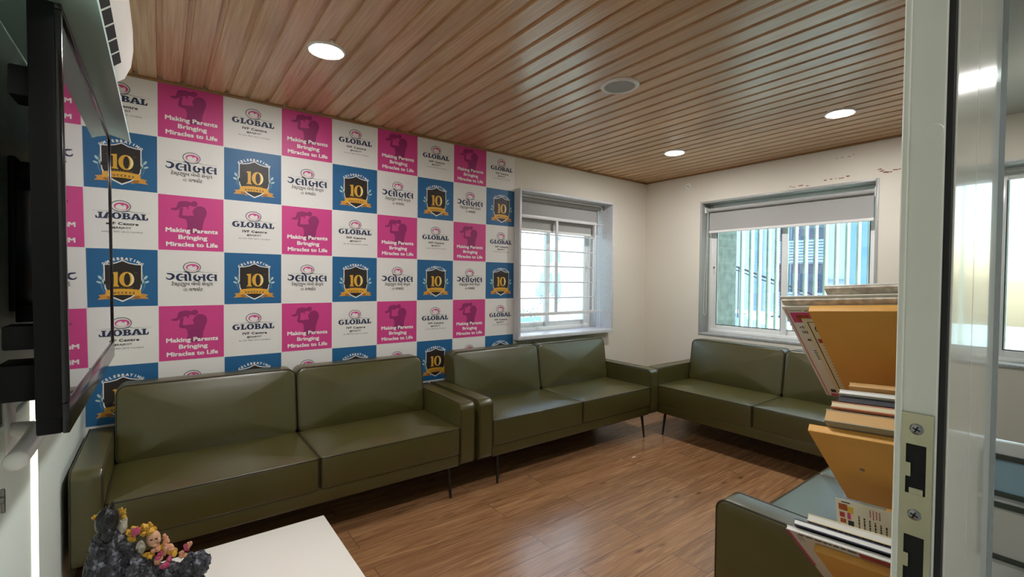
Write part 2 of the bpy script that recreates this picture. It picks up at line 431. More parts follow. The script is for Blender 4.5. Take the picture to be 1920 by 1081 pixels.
def text_base(s, cu_, base, cap, width, off=.0, space=1.0, capref='M', bw=0):
    # text centred on cu_, baseline base, cap height cap, given width
    me = text_mesh(s, 0, space); mr = text_mesh(capref, 0)
    ch = max(v.co.y for v in mr.vertices)-min(v.co.y for v in mr.vertices); y0 = min(v.co.y for v in mr.vertices); bpy.data.meshes.remove(mr)
    X = [v.co.x for v in me.vertices]; a, c = min(X), max(X)
    V = [(cu_+((v.co.x-a)/(c-a)-.5)*width, base+(v.co.y-y0)/ch*cap) for v in me.vertices]
    P = [tuple(p.vertices) for p in me.polygons]; bpy.data.meshes.remove(me); return bold(V, P, off*.16+bw)
def ell(cx, cy, rx, ry, n=36, a0=0, a1=360):
    m = n if a1-a0 >= 360 else n+1
    return [(cx+rx*cos(radians(a0+(a1-a0)*k/n)), cy+ry*sin(radians(a0+(a1-a0)*k/n))) for k in range(m)]
def stroke(pts, w0, w1=None, sub=6):
    # smooth thick polyline (Catmull-Rom), returns outline; w may be a list
    n = len(pts); W = w0 if isinstance(w0, list) else [w0]*n
    P = []; 
    for i in range(n-1):
        p0 = pts[max(i-1, 0)]; p1 = pts[i]; p2 = pts[i+1]; p3 = pts[min(i+2, n-1)]
        for k in range(sub):
            t = k/sub
            q = [.5*((2*p1[j])+(-p0[j]+p2[j])*t+(2*p0[j]-5*p1[j]+4*p2[j]-p3[j])*t*t+(-p0[j]+3*p1[j]-3*p2[j]+p3[j])*t**3) for j in (0, 1)]
            P.append((q[0], q[1], W[i]+(W[i+1]-W[i])*t))
    P.append((pts[-1][0], pts[-1][1], W[-1])); Lf, Rt = [], []
    for i, (x, y, ww) in enumerate(P):
        a = P[max(i-1, 0)]; c = P[min(i+1, len(P)-1)]; dx, dy = c[0]-a[0], c[1]-a[1]; l = sqrt(dx*dx+dy*dy) or 1
        Lf.append((x-dy/l*ww/2, y+dx/l*ww/2)); Rt.append((x+dy/l*ww/2, y-dx/l*ww/2))
    V = Lf+Rt; k = len(Lf); Pq = [(i, i+1, k+i+1, k+i) for i in range(k-1)]
    return V, Pq
def rect(a, c, d, e): return [(a, c), (d, c), (d, e), (a, e)]
def xf(pts, u0, v0, su, sv): return [(u0+x*su, v0+y*sv) for x, y in pts]

# slab-serif capitals in a unit box
def glyph(ch):
    if ch == 'O': return [[ell(.5, .5, .5, .53), ell(.5, .5, .19, .37)]]
    if ch == 'L': return [[[(0, 0), (.9, 0), (.97, .42), (.80, .42), (.72, .17), (.52, .17), (.52, .86), (.66, .86), (.66, 1), (0, 1), (0, .86), (.16, .86), (.16, .14), (0, .14)]]]
    if ch == 'A': return [[[(-.06, 0), (.36, 0), (.36, .13), (.28, .13), (.32, .27), (.62, .27), (.66, .13), (.56, .13), (.56, 0), (1.08, 0), (1.08, .13), (1.0, .13), (.66, 1), (.34, 1), (.04, .13), (-.06, .13)],
                          [(.36, .40), (.48, .76), (.59, .40)]]]
    if ch == 'B':
        o = [(0, 0), (.6, 0)]+ell(.58, .28, .40, .28, 10, -80, 60)+ell(.55, .76, .36, .24, 10, -50, 80)+[(.55, 1), (0, 1), (0, .87), (.14, .87), (.14, .13), (0, .13)]
        return [[o, [(.44, .58), (.44, .85)]+ell(.5, .715, .13, .135, 8, 85, -85), [(.44, .14), (.44, .43)]+ell(.52, .285, .15, .145, 8, 85, -85)]]
    if ch == 'G':
        o = ell(.5, .5, .5, .53, 30, 48, 318)
        i = ell(.52, .5, .22, .38, 24, 312, 50)
        return [[o+[(.88, .14), (.9, .46), (.98, .46), (.98, .56), (.52, .56), (.52, .46), (.60, .46), (.62, .2)]+i[2:]]]
def emblem(L, cy, skew=0):
    cx = .497
    L.append((curve2([ell(cx, cy, .137, .100), ell(cx, cy, .123, .087)]), 'ink_grey', 1))
    L.append((curve2([ell(cx+.01, cy-.002, .100, .064), ell(cx+.008, cy-.012, .077, .049)]), 'pinkp', 1))
    # two heads curled together: notch and limb
    L.append((curve2([[(cx-.02, cy+.046), (cx+.05, cy+.05), (cx+.045, cy+.018), (cx+.02, cy+.008), (cx+.005, cy+.022)]]), 'pinkp', 2))
    L.append((curve2([[(cx+.062, cy+.04), (cx+.088, cy+.028), (cx+.098, cy-.02), (cx+.07, cy-.048), (cx+.075, cy-.008)]]), 'pinkp', 2))
    L.append((stroke([(.14, cy-.083), (.3, cy-.088), (.42, cy-.094), (cx+.02, cy-.098), (cx+.11, cy-.075)], [.001, .003, .005, .008, .012]), 'ink_grey', 2))
    L.append((stroke([(cx+.11, cy-.072), (.66, cy-.09), (.76, cy-.09), (.88, cy-.088)], [.012, .006, .004, .001]), 'ink_grey', 2))
def curve2(spl): return raw(curve_mesh(spl))
def tm(L, u, v):
    L.append((text_base('TM', u, v, .008, .028), 'ink_grey', 1))
def design_global():
    L = []; emblem(L, .72)
    wds = {'G': .135, 'L': .105, 'O': .13, 'B': .122, 'A': .135}; u = .135; tot = sum(wds[c] for c in 'GLOBAL'); gap = (.735-tot)/5
    for c in 'GLOBAL':
        for g in glyph(c):
            pts = [xf(q, u, .502, wds[c], .105) for q in g]
            V, P = curve2(pts); L.append(((V, P), 'navyp', 2))
        u += wds[c]+gap
    L.append((text_base('IVF Centre', .52, .402, .044, .42, .018, 1.08), 'inkp', 1))
    L.append((text_base('@RAJKOT', .507, .338, .029, .25, .010, 1.15), 'inkp', 1))
    L.append((text_base('An ISO 9001:2015 Certified', .515, .272, .026, .545, .0, 1.02), 'ink_grey', 1))
    tm(L, .885, .622)
    return L
def design_guj():
    L = []; emblem(L, .70)
    y0, h = .455, .118
    def st(u, w, pts, wd): L.append((stroke([(u+x*w, y0+y*h) for x, y in pts], [q for q in wd]), 'navyp', 2))
    def stem(u, ww=.036, top=1.0):
        L.append((curve2([[(u, y0-.004), (u+ww+.01, y0-.004), (u+ww+.006, y0+.012), (u+ww, y0+.016), (u+ww, y0+h*top), (u, y0+h*top), (u-.012, y0+h*top), (u-.012, y0+h*top-.012), (u, y0+h*top-.014)]]), 'navyp', 2))
    # half ga
    st(.115, .108, [(.05, 1.10), (.3, 1.04), (.7, .98), (.95, .72), (.85, .4), (.5, .2), (.15, .27), (0, .5)], [.012, .024, .030, .044, .040, .026, .018, .012])
    def la(u):
        st(u, .14, [(.62, .93), (.40, 1.0), (.15, .85), (.03, .5), (.15, .15), (.40, .02), (.58, .12)], [.014, .022, .036, .044, .036, .022, .012])
        L.append((curve2([rect(u+.05, y0+.46*h, u+.125, y0+.60*h)]), 'navyp', 2)); stem(u+.112)
    la(.272)
    stem(.447, .036, 1.02)
    L.append((stroke([(.375, y0+1.42*h), (.42, y0+1.30*h), (.452, y0+1.08*h), (.47, y0+.9*h)], [.010, .022, .024, .02]), 'navyp', 2))
    u = .53
    st(u, .16, [(.25, .95), (.06, .75), (.03, .4), (.16, .1), (.38, .05), (.52, .25), (.5, .55), (.38, .72)], [.012, .034, .042, .036, .024, .030, .026, .014])
    L.append((stroke([(u+.06, y0+.50*h), (u+.085, y0+.56*h), (u+.14, y0+.52*h)], [.018, .022, .022]), 'navyp', 2)); stem(u+.135)
    la(.735)
    L.append((text_base('ટેસ્ટટ્યુબ બેબી સેન્ટર', .505, .366, .052, .625, .008, 1.0, 'ર'), 'inkp', 1))
    L.append((text_base('@', .395, .262, .052, .068, .0, 1.0, '@'), 'ink_grey', 1))
    L.append((text_base('રાજકોટ', .555, .265, .05, .21, .008, 1.0, 'ર'), 'inkp', 1))
    tm(L, .885, .605)
    return L
def design_ten():
    L = []
    def arcword(s, R, cy, h, spread, off, key, lay, cu=.513):
        n = len(s)
        for i, ch in enumerate(s):
            if ch == ' ': continue
            a = radians(90+spread*(.5-i/(n-1)))
            me = text_mesh(ch, 0); X = [v.co.x for v in me.vertices]; mid = (min(X)+max(X))/2
            V = []
            for v in me.vertices:
                x, y = (v.co.x-mid)*h*1.35, v.co.y*h*1.35
                px, py = cu+R*cos(a)+x*sin(a)+y*cos(a), cy+R*sin(a)-x*cos(a)+y*sin(a)
                V.append((px, py))
            L.append((bold(V, [tuple(p.vertices) for p in me.polygons], off*.11), key, lay)); bpy.data.meshes.remove(me)
    arcword('CELEBRATING', .40, .405, .046, 76, .03, 'whitep', 1)
    def shield(k, dy=0):
        c = (.513, .5); P = [(.513, .785), (.60, .742), (.69, .722), (.764, .718), (.764, .42), (.755, .33), (.72, .25), (.62, .165), (.513, .108)]
        P += [(1.026-x, y) for x, y in P[-2:0:-1]]
        return [(c[0]+(x-c[0])*k, c[1]+(y-c[1])*k+dy) for x, y in P]
    L.append((curve2([shield(1.06)]), 'whitep', 1)); L.append((curve2([shield(1.0)]), 'shieldp', 2))
    # laurel
    for s in (1, -1):
        X = lambda u: .513+s*(u-.513)
        for (u, v, r1, r2, a) in ((.198, .505, .038, .018, 60), (.185, .425, .036, .017, 25), (.245, .43, .05, .016, 75)):
            pts = [(X(u+r1*cos(t)*cos(radians(180-a))-r2*sin(t)*sin(radians(180-a))), v+r1*cos(t)*sin(radians(180-a))+r2*sin(t)*cos(radians(180-a))) for t in [2*pi*k/14 for k in range(14)]]
            L.append((curve2([pts]), 'leafp', 1))
        L.append((stroke([(X(.25), .26), (X(.215), .36), (X(.225), .47), (X(.245), .6)], [.004, .012, .012, .01]), 'stemp', 1))
    # numeral
    one = [(.385, .59), (.452, .598), (.452, .375), (.468, .362), (.468, .345), (.38, .35), (.38, .366), (.40, .375), (.40, .560), (.372, .572)]
    L.append((curve2([one]), 'goldp', 3))
    L.append((curve2([ell(.57, .472, .100, .128), ell(.575, .472, .042, .106)]), 'goldp', 3))
    L.append((curve2([ell(.574, .472, .094, .122, 30, -70, 70)+ell(.585, .472, .050, .108, 30, 70, -70)]), 'palegoldp', 4))
    L.append((text_base('YEARS OF', .51, .306, .026, .29, .01, 1.2), 'dimgoldp', 3))
    L.append((text_base('TM', .685, .575, .018, .045), 'dimgoldp', 3))
    # ribbon
    for s in (1, -1):
        X = lambda u: .513+s*(u-.513)
        L.append((curve2([[(X(.30), .235), (X(.17), .205), (X(.20), .175), (X(.155), .13), (X(.30), .14), (X(.40), .118), (X(.36), .16)]]), 'goldd', 2))
        L.append((curve2([[(X(.27), .21), (X(.345), .17), (X(.385), .155), (X(.34), .125), (X(.28), .16)]]), 'goldb', 3))
    top = [(.265+.497*k/16, .286+.022*(1-((k-8)/8)**2)) for k in range(17)]; bot = [(x, y-.103) for x, y in top[::-1]]
    L.append((curve2([top+bot]), 'goldr', 4))
    arcword('SUCCESS', 1.6, -1.375, .036, 10.6, .02, 'inkp', 5)
    return L
def design_pink():
    L = []
    def cv(pts):
        o = []
        for x, y in pts:
            u = (x-115)/891; o.append((u, 1-(y-92-83*u)/(765-53*u)))
        return o
    mother = [(585, 392), (583, 376), (570, 362), (576, 350), (562, 338), (578, 318), (590, 296), (615, 276), (650, 264), (690, 266), (730, 285), (757, 320), (764, 362), (752, 405), (732, 440), (722, 480), (712, 500), (702, 570), (690, 640), (500, 640), (490, 575), (498, 510), (482, 450), (470, 438), (420, 430), (388, 418), (380, 395), (392, 350), (396, 290), (446, 290), (434, 340), (430, 380), (442, 392), (500, 394)]
    baby = [(280, 290), (286, 312), (345, 322), (372, 316), (392, 296), (420, 284), (480, 270), (492, 290), (500, 305), (518, 296), (505, 270), (545, 258), (560, 264), (590, 274), (622, 266), (640, 240), (630, 212), (605, 198), (575, 198), (550, 212), (530, 208), (480, 194), (400, 198), (376, 212), (362, 246), (356, 276), (320, 288)]
    L.append((curve2([cv(mother)]), 'pinkd', 1)); L.append((curve2([cv(baby)]), 'pinkd', 1))
    for s, b_, w_, c_ in (('Making Parents', .335, .785, .505), ('Bringing', .21, .432, .515), ('Miracles to Life', .08, .775, .507)):
        L.append((text_base(s, c_, b_, .074, w_, .03, 1.02), 'whitep', 2))
    return L
PK = {'whitet': ('e4e1dc', .5), 'pinkt': ('cf4387', .45), 'bluet': ('23618f', .45), 'ink_grey': ('5f6468', .5), 'pinkp': ('cf4f8c', .5), 'navyp': ('24304f', .5), 'inkp': ('2a2526', .5),
      'whitep': ('ece9e4', .5), 'shieldp': ('2b2420', .45), 'leafp': ('b4cfd0', .5), 'stemp': ('6c8f94', .5), 'goldp': ('d9a53c', .4), 'palegoldp': ('ece0a4', .4), 'dimgoldp': ('7c6338', .5),
      'goldd': ('d29440', .4), 'goldb': ('a86a1c', .4), 'goldr': ('dfa63c', .4), 'pinkd': ('932a66', .5), 'linep': ('f0ece8', .5)}
PN = list(PK); PI = {k: i for i, k in enumerate(PN)}
PM = [mat('print_'+k, v[0], v[1], spec=.4) for k, v in PK.items()]
def build_poster():
    b = MB(); D = {(0, 0): design_pink(), (0, 1): design_global(), (1, 1): design_ten(), (1, 0): design_guj()}
    bgk = {(0, 0): 'pinkt', (0, 1): 'whitet', (1, 1): 'bluet', (1, 0): 'whitet'}
    b.box((TX0, -.003, H-7*T), (TX1, -.0002, H-.001), PI['whitet'])
    for r in range(7):
        for c in range(-1, 8):
            x0 = GX+c*T; z1 = GZ-r*T; k = (r % 2, c % 2); g = .0018
            a0, a1 = max(x0+g, TX0), min(x0+T-g, TX1)
            if k != (0, 1) and k != (1, 0): b.poly([(a0, -.0034, z1-T+g), (a1, -.0034, z1-T+g), (a1, -.0034, z1-g if r else H-.012), (a0, -.0034, z1-g if r else H-.012)], PI[bgk[k]])
            if r == 6 and c > -1: continue
            for (V, P), key, lay in D[k]:
                y = -.0034-.0003*lay; vs = [b.bm.verts.new((min(max(x0+q[0]*T, TX0), TX1), y-(q[2] if len(q) > 2 else 0), z1-T+q[1]*T)) for q in V]
                for p_ in P:
                    try: f = b.bm.faces.new([vs[i] for i in p_]); f.material_index = PI[key]
                    except ValueError: pass
    for f in b.bm.faces:
        f.normal_update()
        if f.normal.y > .5 and f.calc_center_median().y < -.0031: f.normal_flip()
    o = b.build('printed_wall_poster', PM, smooth=0, norm=False)
    tag(o, 'pink, blue and white printed clinic poster covering the long wall behind the sofas', 'poster')
build_poster()
# ------------------------------------------------------------------ sofas (one built, three copied)
SW, SD = 1.862, .705
def make_sofa(label):
    t = thing('sofa', label, 'sofa', group='olive leather sofas of the waiting room')
    half = SW/2; aw = .106; z0, z1 = .186, .576
    # base rail between the arms
    b = MB(); b.box((-half+aw, -SD+.012, z0+.002), (half-aw, -.02, .275), 0, .012, 3); b.build('base_frame', 'leather', t)
    for s in (-1, 1):
        h = z1-z0; f = lambda u, v, tt, s=s: (s*(half-aw)+s*tt, -SD/2+u, (z0+z1)/2+v)
        b = MB(); b.slab(SD-.01, h, aw, .042, .012, .004, f, nc=8); e1, e2 = b.edge, b.edge_back
        a = b.build('armrest', 'leather', t)
        p_ = MB(); p_.tube(e1, .0038, 0, 6, True); p_.tube(e2, .0038, 0, 6, True); p_.build('piping', 'piping', a)
    cw = (SW-2*aw)/2-.002
    for s in (-1, 1):
        cx = s*(cw/2+.001)
        # seat: outline in x-y, height along z
        d = .168; dep = SD-.19
        f = lambda u, v, tt, cx=cx: (cx+u, -SD+dep/2+v+.001, .262+tt)
        b = MB(); b.slab(cw, dep, d, .02, .014, .022, f, nc=4); e1 = b.edge
        se = b.build('seat_cushion', 'leather', t)
        p_ = MB(); p_.tube(e1, .0036, 0, 6, True)
        for q in (-1, 1): p_.tube([(cx+q*(cw/2-.004), -SD+.005, .275+.15*k/4) for k in range(5)], .003, 0, 6)
        p_.build('piping', 'piping', se)
        # back cushion
        bh = .385; zb = .415
        f = lambda u, v, tt, cx=cx: (cx+u, -.03-tt*(1-.0*v)-.165*0+(v)*.16*(tt/.17), zb+bh/2+v)
        b = MB(); b.slab(cw-.002, bh, .165, .048, .02, .024, f, nc=8); e1 = b.edge; e2 = b.edge_back
        ba = b.build('back_cushion', 'leather', t)
        p_ = MB(); p_.tube(e1, .0036, 0, 6, True); p_.build('piping', 'piping', ba)
    for sx in (-1, 1):
        for y in (-SD+.045, -.08):
            oy = -.018 if y < -.3 else .018
            b = MB(); b.tube([(sx*(half-.17), y-oy*0, z0+.004), (sx*(half-.158), y+oy, 0.0)], .0125, 0, 12, False, .0065)
            b.build('leg', 'leg', t)
    return t
s1 = make_sofa('long olive leather sofa nearest the television, left of the pair under the poster')
s1.location = (-3.5775, -.022, 0)
def place(lbl, loc, rz):
    o = copy_tree(s1); o.location = loc; o.rotation_euler = (0, 0, rz); o['label'] = lbl; return o
place('olive leather sofa under the barred window, between the poster sofa and the corner', (-1.684, -.022, 0), 0)
place('olive leather sofa against the wall under the fin window, at right angles to its neighbour', (-.048, -1.530, 0), -pi/2)
place('olive leather sofa facing the poster, partly hidden by the magazine rack', (-1.706, -3.000, 0), pi)

# ------------------------------------------------------------------ window 1 (poster wall): stone box, grille, sliding sashes
def sash(b, x0, x1, z0, z1, y0, y1, fw, mi=0, glass=1):
    b.box((x0, y0, z0), (x0+fw, y1, z1), mi, .002); b.box((x1-fw, y0, z0), (x1, y1, z1), mi, .002)
    b.box((x0+fw, y0, z0), (x1-fw, y1, z0+fw), mi, .002); b.box((x0+fw, y0, z1-fw), (x1-fw, y1, z1), mi, .002)
def window1():
    w_ = struct_empty('window_1', ((W1X0+W1X1)/2, 0, WZ0), 'window with white security bars in the poster wall', 'window')
    th = .022; pr = -.072
    b = MB()
    b.box((W1X0, pr, WZ0-th*.0), (W1X0+th, .299, WZ1), 0, .002); b.box((W1X1-th, pr, WZ0), (W1X1, .299, WZ1), 0, .002)
    b.box((W1X0+th, pr, WZ1-th), (W1X1-th, .299, WZ1), 0, .002)
    b.build('stone_surround', 'granw', w_, world=True)
    b = MB(); b.box((W1X0-.002, pr-.006, WZ0-.010), (W1X1+.002, .299, WZ0+th), 0, .003); b.build('window_sill', 'granw', w_, world=True)
    x0, x1, z0, z1 = W1X0+th, W1X1-th, WZ0+th, WZ1-th
    b = MB(); sash(b, x0, x1, z0, z1, .225, .295, .032); fr = b.build('window_frame', 'upvc', w_, world=True)
    xm = (x0+x1)/2
    for (a, c, ya, yb) in ((x0+.03, xm+.028, .262, .285), (xm-.028, x1-.03, .235, .258)):
        b = MB(); sash(b, a, c, z0+.03, z1-.03, ya, yb, .048); s_ = b.build('sash', 'upvc', w_, world=True)
        b = MB(); b.box((a+.046, (ya+yb)/2-.002, z0+.076), (c-.046, (ya+yb)/2+.002, z1-.076)); b.build('pane', 'glass', s_, world=True, smooth=0)
    b = MB(); b.box((x1-.066, .226, 1.43), (x1-.048, .236, 1.53), 0, .002); b.box((x1-.062, .222, 1.465), (x1-.052, .228, 1.485), 1, .001); b.build('sash_latch', ['white', 'black'], w_, world=True)
    # security grille
    gx0, gx1, gz0, gz1, gy = W1X0+th+.005, -.735, 1.03, 1.905, .05
    M['bar'] = mat('white_painted_steel', 'dcd9da', .35)
    b = MB()
    for z in (gz0, gz1): b.box((gx0, gy-.012, z-.014), (gx1, gy+.012, z+.014), 0, .002)
    for x in (gx1-.014, (gx0+gx1)/2-.012, gx0+.012): b.box((x-.013, gy-.011, gz0), (x+.013, gy+.011, gz1), 0, .002)
    for z in (gz0, gz1): b.tube([(gx1, gy+.006, z), (W1X1-th+.004, gy+.006, z)], .005, 0, 8)
    for k in range(1, 6):
        z = gz0+(gz1-gz0)*k/6; b.tube([(gx0, gy, z), (gx1-.014, gy, z)], .006, 0, 8)
    b.build('security_grille', 'bar', w_, world=True)
window1()
def roller_blind(name, label, axis, a0, a1, off, zt, zb, cord, cordz):
    # axis 'x': runs in x at depth y=off ; axis 'y': runs in y at x=off
    cen = ((a0+a1)/2, off, zb) if axis == 'x' else (off, (a0+a1)/2, zb)
    t = thing(name, label, 'blind', cen)
    P = (lambda a, d, z: (a, off+d, z)) if axis == 'x' else (lambda a, d, z: (off+d, a, z))
    b = MB(); n = 40; y = [0.0]
    b.tube([P(a0+.02, -.02, zt-.03), P(a1-.02, -.02, zt-.03)], .019, 0, 20); b.build('roller_tube', 'blind', t, world=True)
    b = MB(); b.box(P(a0+.03, -.0045, zb+.012), P(a1-.03, -.003, zt-.03)); b.build('fabric', 'blind', t, world=True, smooth=0)
    b = MB(); b.box(P(a0+.026, -.011, zb-.010), P(a1-.026, .003, zb+.014), 0, .004, 3); b.build('bottom_bar', 'white', t, world=True)
    for q in (a0+.008, a1-.008):
        b = MB(); b.box(P(q-.008, -.045, zt-.055), P(q+.008, .012, zt-.002), 0, .003); b.build('bracket', 'white', t, world=True)
    b = MB(); q = cord; s = .028
    pts = [P(q, -.024, zt-.03), P(q, -.026, zt-.4), P(q+s*.2, -.03, cordz+.25)]
    m = len(pts)
    for k in range(9): a = pi*k/8; pts.append(P(q+s*(.55-.5*cos(a)), -.034, cordz+.03-.03*sin(a)*1.6))
    pts += [P(q+s*.95, -.03, cordz+.3), P(q+s*.4, -.026, zt-.4), P(q+s*.3, -.024, zt-.03)]
    b.tube(pts, .0016, 0, 6); b.build('pull_cord', 'white', t, world=True)
    return t
t = roller_blind('roller_blind', 'grey roller blind pulled partway down behind the window bars', 'x', W1X0+.03, W1X1-.03, .10, WZ1-.022, 1.79, W1X1-.075, .87)
b = MB(); b.box((W1X0+.03, .035, WZ1-.040), (W1X1-.06, .060, WZ1-.024), 0, .003); b.build('head_rail', 'white', t, world=True)

# ------------------------------------------------------------------ window 2 (window wall)
def window_y(name, label, y0, y1, latch=True):
    w_ = struct_empty(name, (0, (y0+y1)/2, WZ0), label, 'window')
    th = .02
    b = MB(); b.box((-.004, y0, WZ0), (.215, y0+th, WZ1), 0, .002); b.box((-.004, y1-th, WZ0), (.215, y1, WZ1), 0, .002)
    b.box((-.004, y0+th, WZ1-th), (.215, y1-th, WZ1), 0, .002); b.build('stone_surround', 'gran', w_, world=True)
    b = MB(); b.box((-.006, y0, WZ0-.012), (.215, y1, WZ0+.008), 0, .002); b.build('window_sill', 'gran', w_, world=True)
    a, c, z0, z1 = y0+th, y1-th, WZ0+.008, WZ1-th
    def sy(b, a, c, z0, z1, xa, xb, fw):
        b.box((xa, a, z0), (xb, a+fw, z1), 0, .002); b.box((xa, c-fw, z0), (xb, c, z1), 0, .002)
        b.box((xa, a+fw, z0), (xb, c-fw, z0+fw), 0, .002); b.box((xa, a+fw, z1-fw), (xb, c-fw, z1), 0, .002)
    b = MB(); sy(b, a, c, z0, z1, .14, .21, .03); b.build('window_frame', 'upvc', w_, world=True)
    ym = (a+c)/2
    for (p, q, xa, xb) in ((ym-.028, c-.028, .15, .172), (a+.028, ym+.028, .178, .20)):
        b = MB(); sy(b, p, q, z0+.028, z1-.028, xa, xb, .05); s_ = b.build('sash', 'upvc', w_, world=True)
        b = MB(); b.box(((xa+xb)/2-.002, p+.048, z0+.076), ((xa+xb)/2+.002, q-.048, z1-.076)); b.build('pane', 'glass', s_, world=True, smooth=0)
        b = MB(); b.box((xa-.001, p+.046, z0+.074), (xa+.003, q-.046, z0+.080)); b.box((xa-.001, p+.046, z0+.08), (xa+.003, p+.051, z1-.08)); b.box((xa-.001, q-.051, z0+.08), (xa+.003, q-.046, z1-.08)); b.build('gasket', 'rubber', s_, world=True, smooth=0)
    if latch:
        b = MB(); b.box((.141, c-.060, 1.43), (.151, c-.044, 1.56), 0, .002); b.box((.137, c-.057, 1.47), (.143, c-.047, 1.49), 1, .001); b.build('sash_latch', ['white', 'black'], w_, world=True)
window_y('window_2', 'wide sliding window with upright fins outside', W2Y0, W2Y1)
roller_blind('roller_blind', 'grey roller blind with white bottom bar over the fin window', 'y', W2Y0+.022, W2Y1-.022, .085, WZ1-.052, 1.823, W2Y1-.05, 1.03)
window_y('window_3', 'sliding window at the end of the corridor', W3Y0, W3Y1, False)

# small round cover on the window wall
t = thing('wall_cover_plate', 'small round white cover plate with dark dots high on the window wall', 'cover plate', (0, -.508, 2.262))
b = MB(); b.lathe([(.0, -.011), (.022, -.011), (.029, -.006), (.030, 0), (0, 0)], (0, -.508, 2.292), 28, 0, 'X'); b.build('cover', 'white', t, world=True)
b = MB()
for k in range(3): b.lathe([(0, -.0125), (.0035, -.0125), (.0035, -.010), (0, -.010)], (0, -.500-.008*k, 2.296-.006*k), 10, 0, 'X')
b.build('screw', 'black', t, world=True)

# ------------------------------------------------------------------ ceiling fittings
M['lampglow'] = mat('lit_diffuser', (1, 1, 1, 1), .5, emit=LAMP)
M['lampglow'].node_tree.nodes['Principled BSDF'].inputs['Emission Color'].default_value = (1, .99, .985, 1)
M['corrglow'] = mat('dim_lit_diffuser', (1, .97, .94, 1), .5, emit=LAMP*.55)
def downlight(x, y, label, z=H, r=.085, glow='lampglow'):
    t = thing('ceiling_downlight', label, 'downlight', (x, y, z-.009), 0, 'round ceiling downlights')
    b = MB(); b.lathe([(r*.80, -.001), (r*.82, -.007), (r*.9, -.009), (r*.98, -.005), (r, 0), (r, .0135), (r*.8, .0135), (r*.8, -.001)], (x, y, z), 48); b.build('rim', 'white', t, world=True)
    b = MB(); b.lathe([(0, -.012), (r*.4, -.0115), (r*.7, -.009), (r*.8, -.005), (r*.8, .001), (0, .001)], (x, y, z), 48); b.build('diffuser', glow, t, world=True)
downlight(-3.600, -.905, 'large lit round downlight in the ceiling near the poster')
downlight(-.846, -.910, 'lit round downlight nearest the corner of the room')
downlight(-.843, -2.074, 'lit round downlight in front of the fin window, right of the corner one')
downlight(-3.600, -2.074, 'lit round downlight nearest the doorway, overhead beside the television wall')
downlight(-.86, -3.44, 'lit round downlight in the corridor near its window', glow='corrglow')
downlight(-3.6, -4.0, 'lit round downlight in the corridor by the door', glow='corrglow')
t = thing('ceiling_speaker', 'round grey-white speaker set in the wood ceiling between the downlights', 'speaker', (-2.228, -1.489, H-.008))
b = MB(); R_ = .104; b.lathe([(R_*.78, -.004), (R_*.80, -.008), (R_*.92, -.009), (R_, -.003), (R_, .0135), (R_*.78, .0135)], (-2.228, -1.489, H), 48); b.build('rim', 'white', t, world=True)
M['mesh'] = mat('grey_speaker_mesh', 'a9a9a6', .6, bump=.4, bscale=900)
b = MB(); b.lathe([(0, -.0055), (R_*.6, -.005), (R_*.79, -.004), (R_*.79, .001), (0, .001)], (-2.228, -1.489, H), 48); b.build('grille', 'mesh', t, world=True)

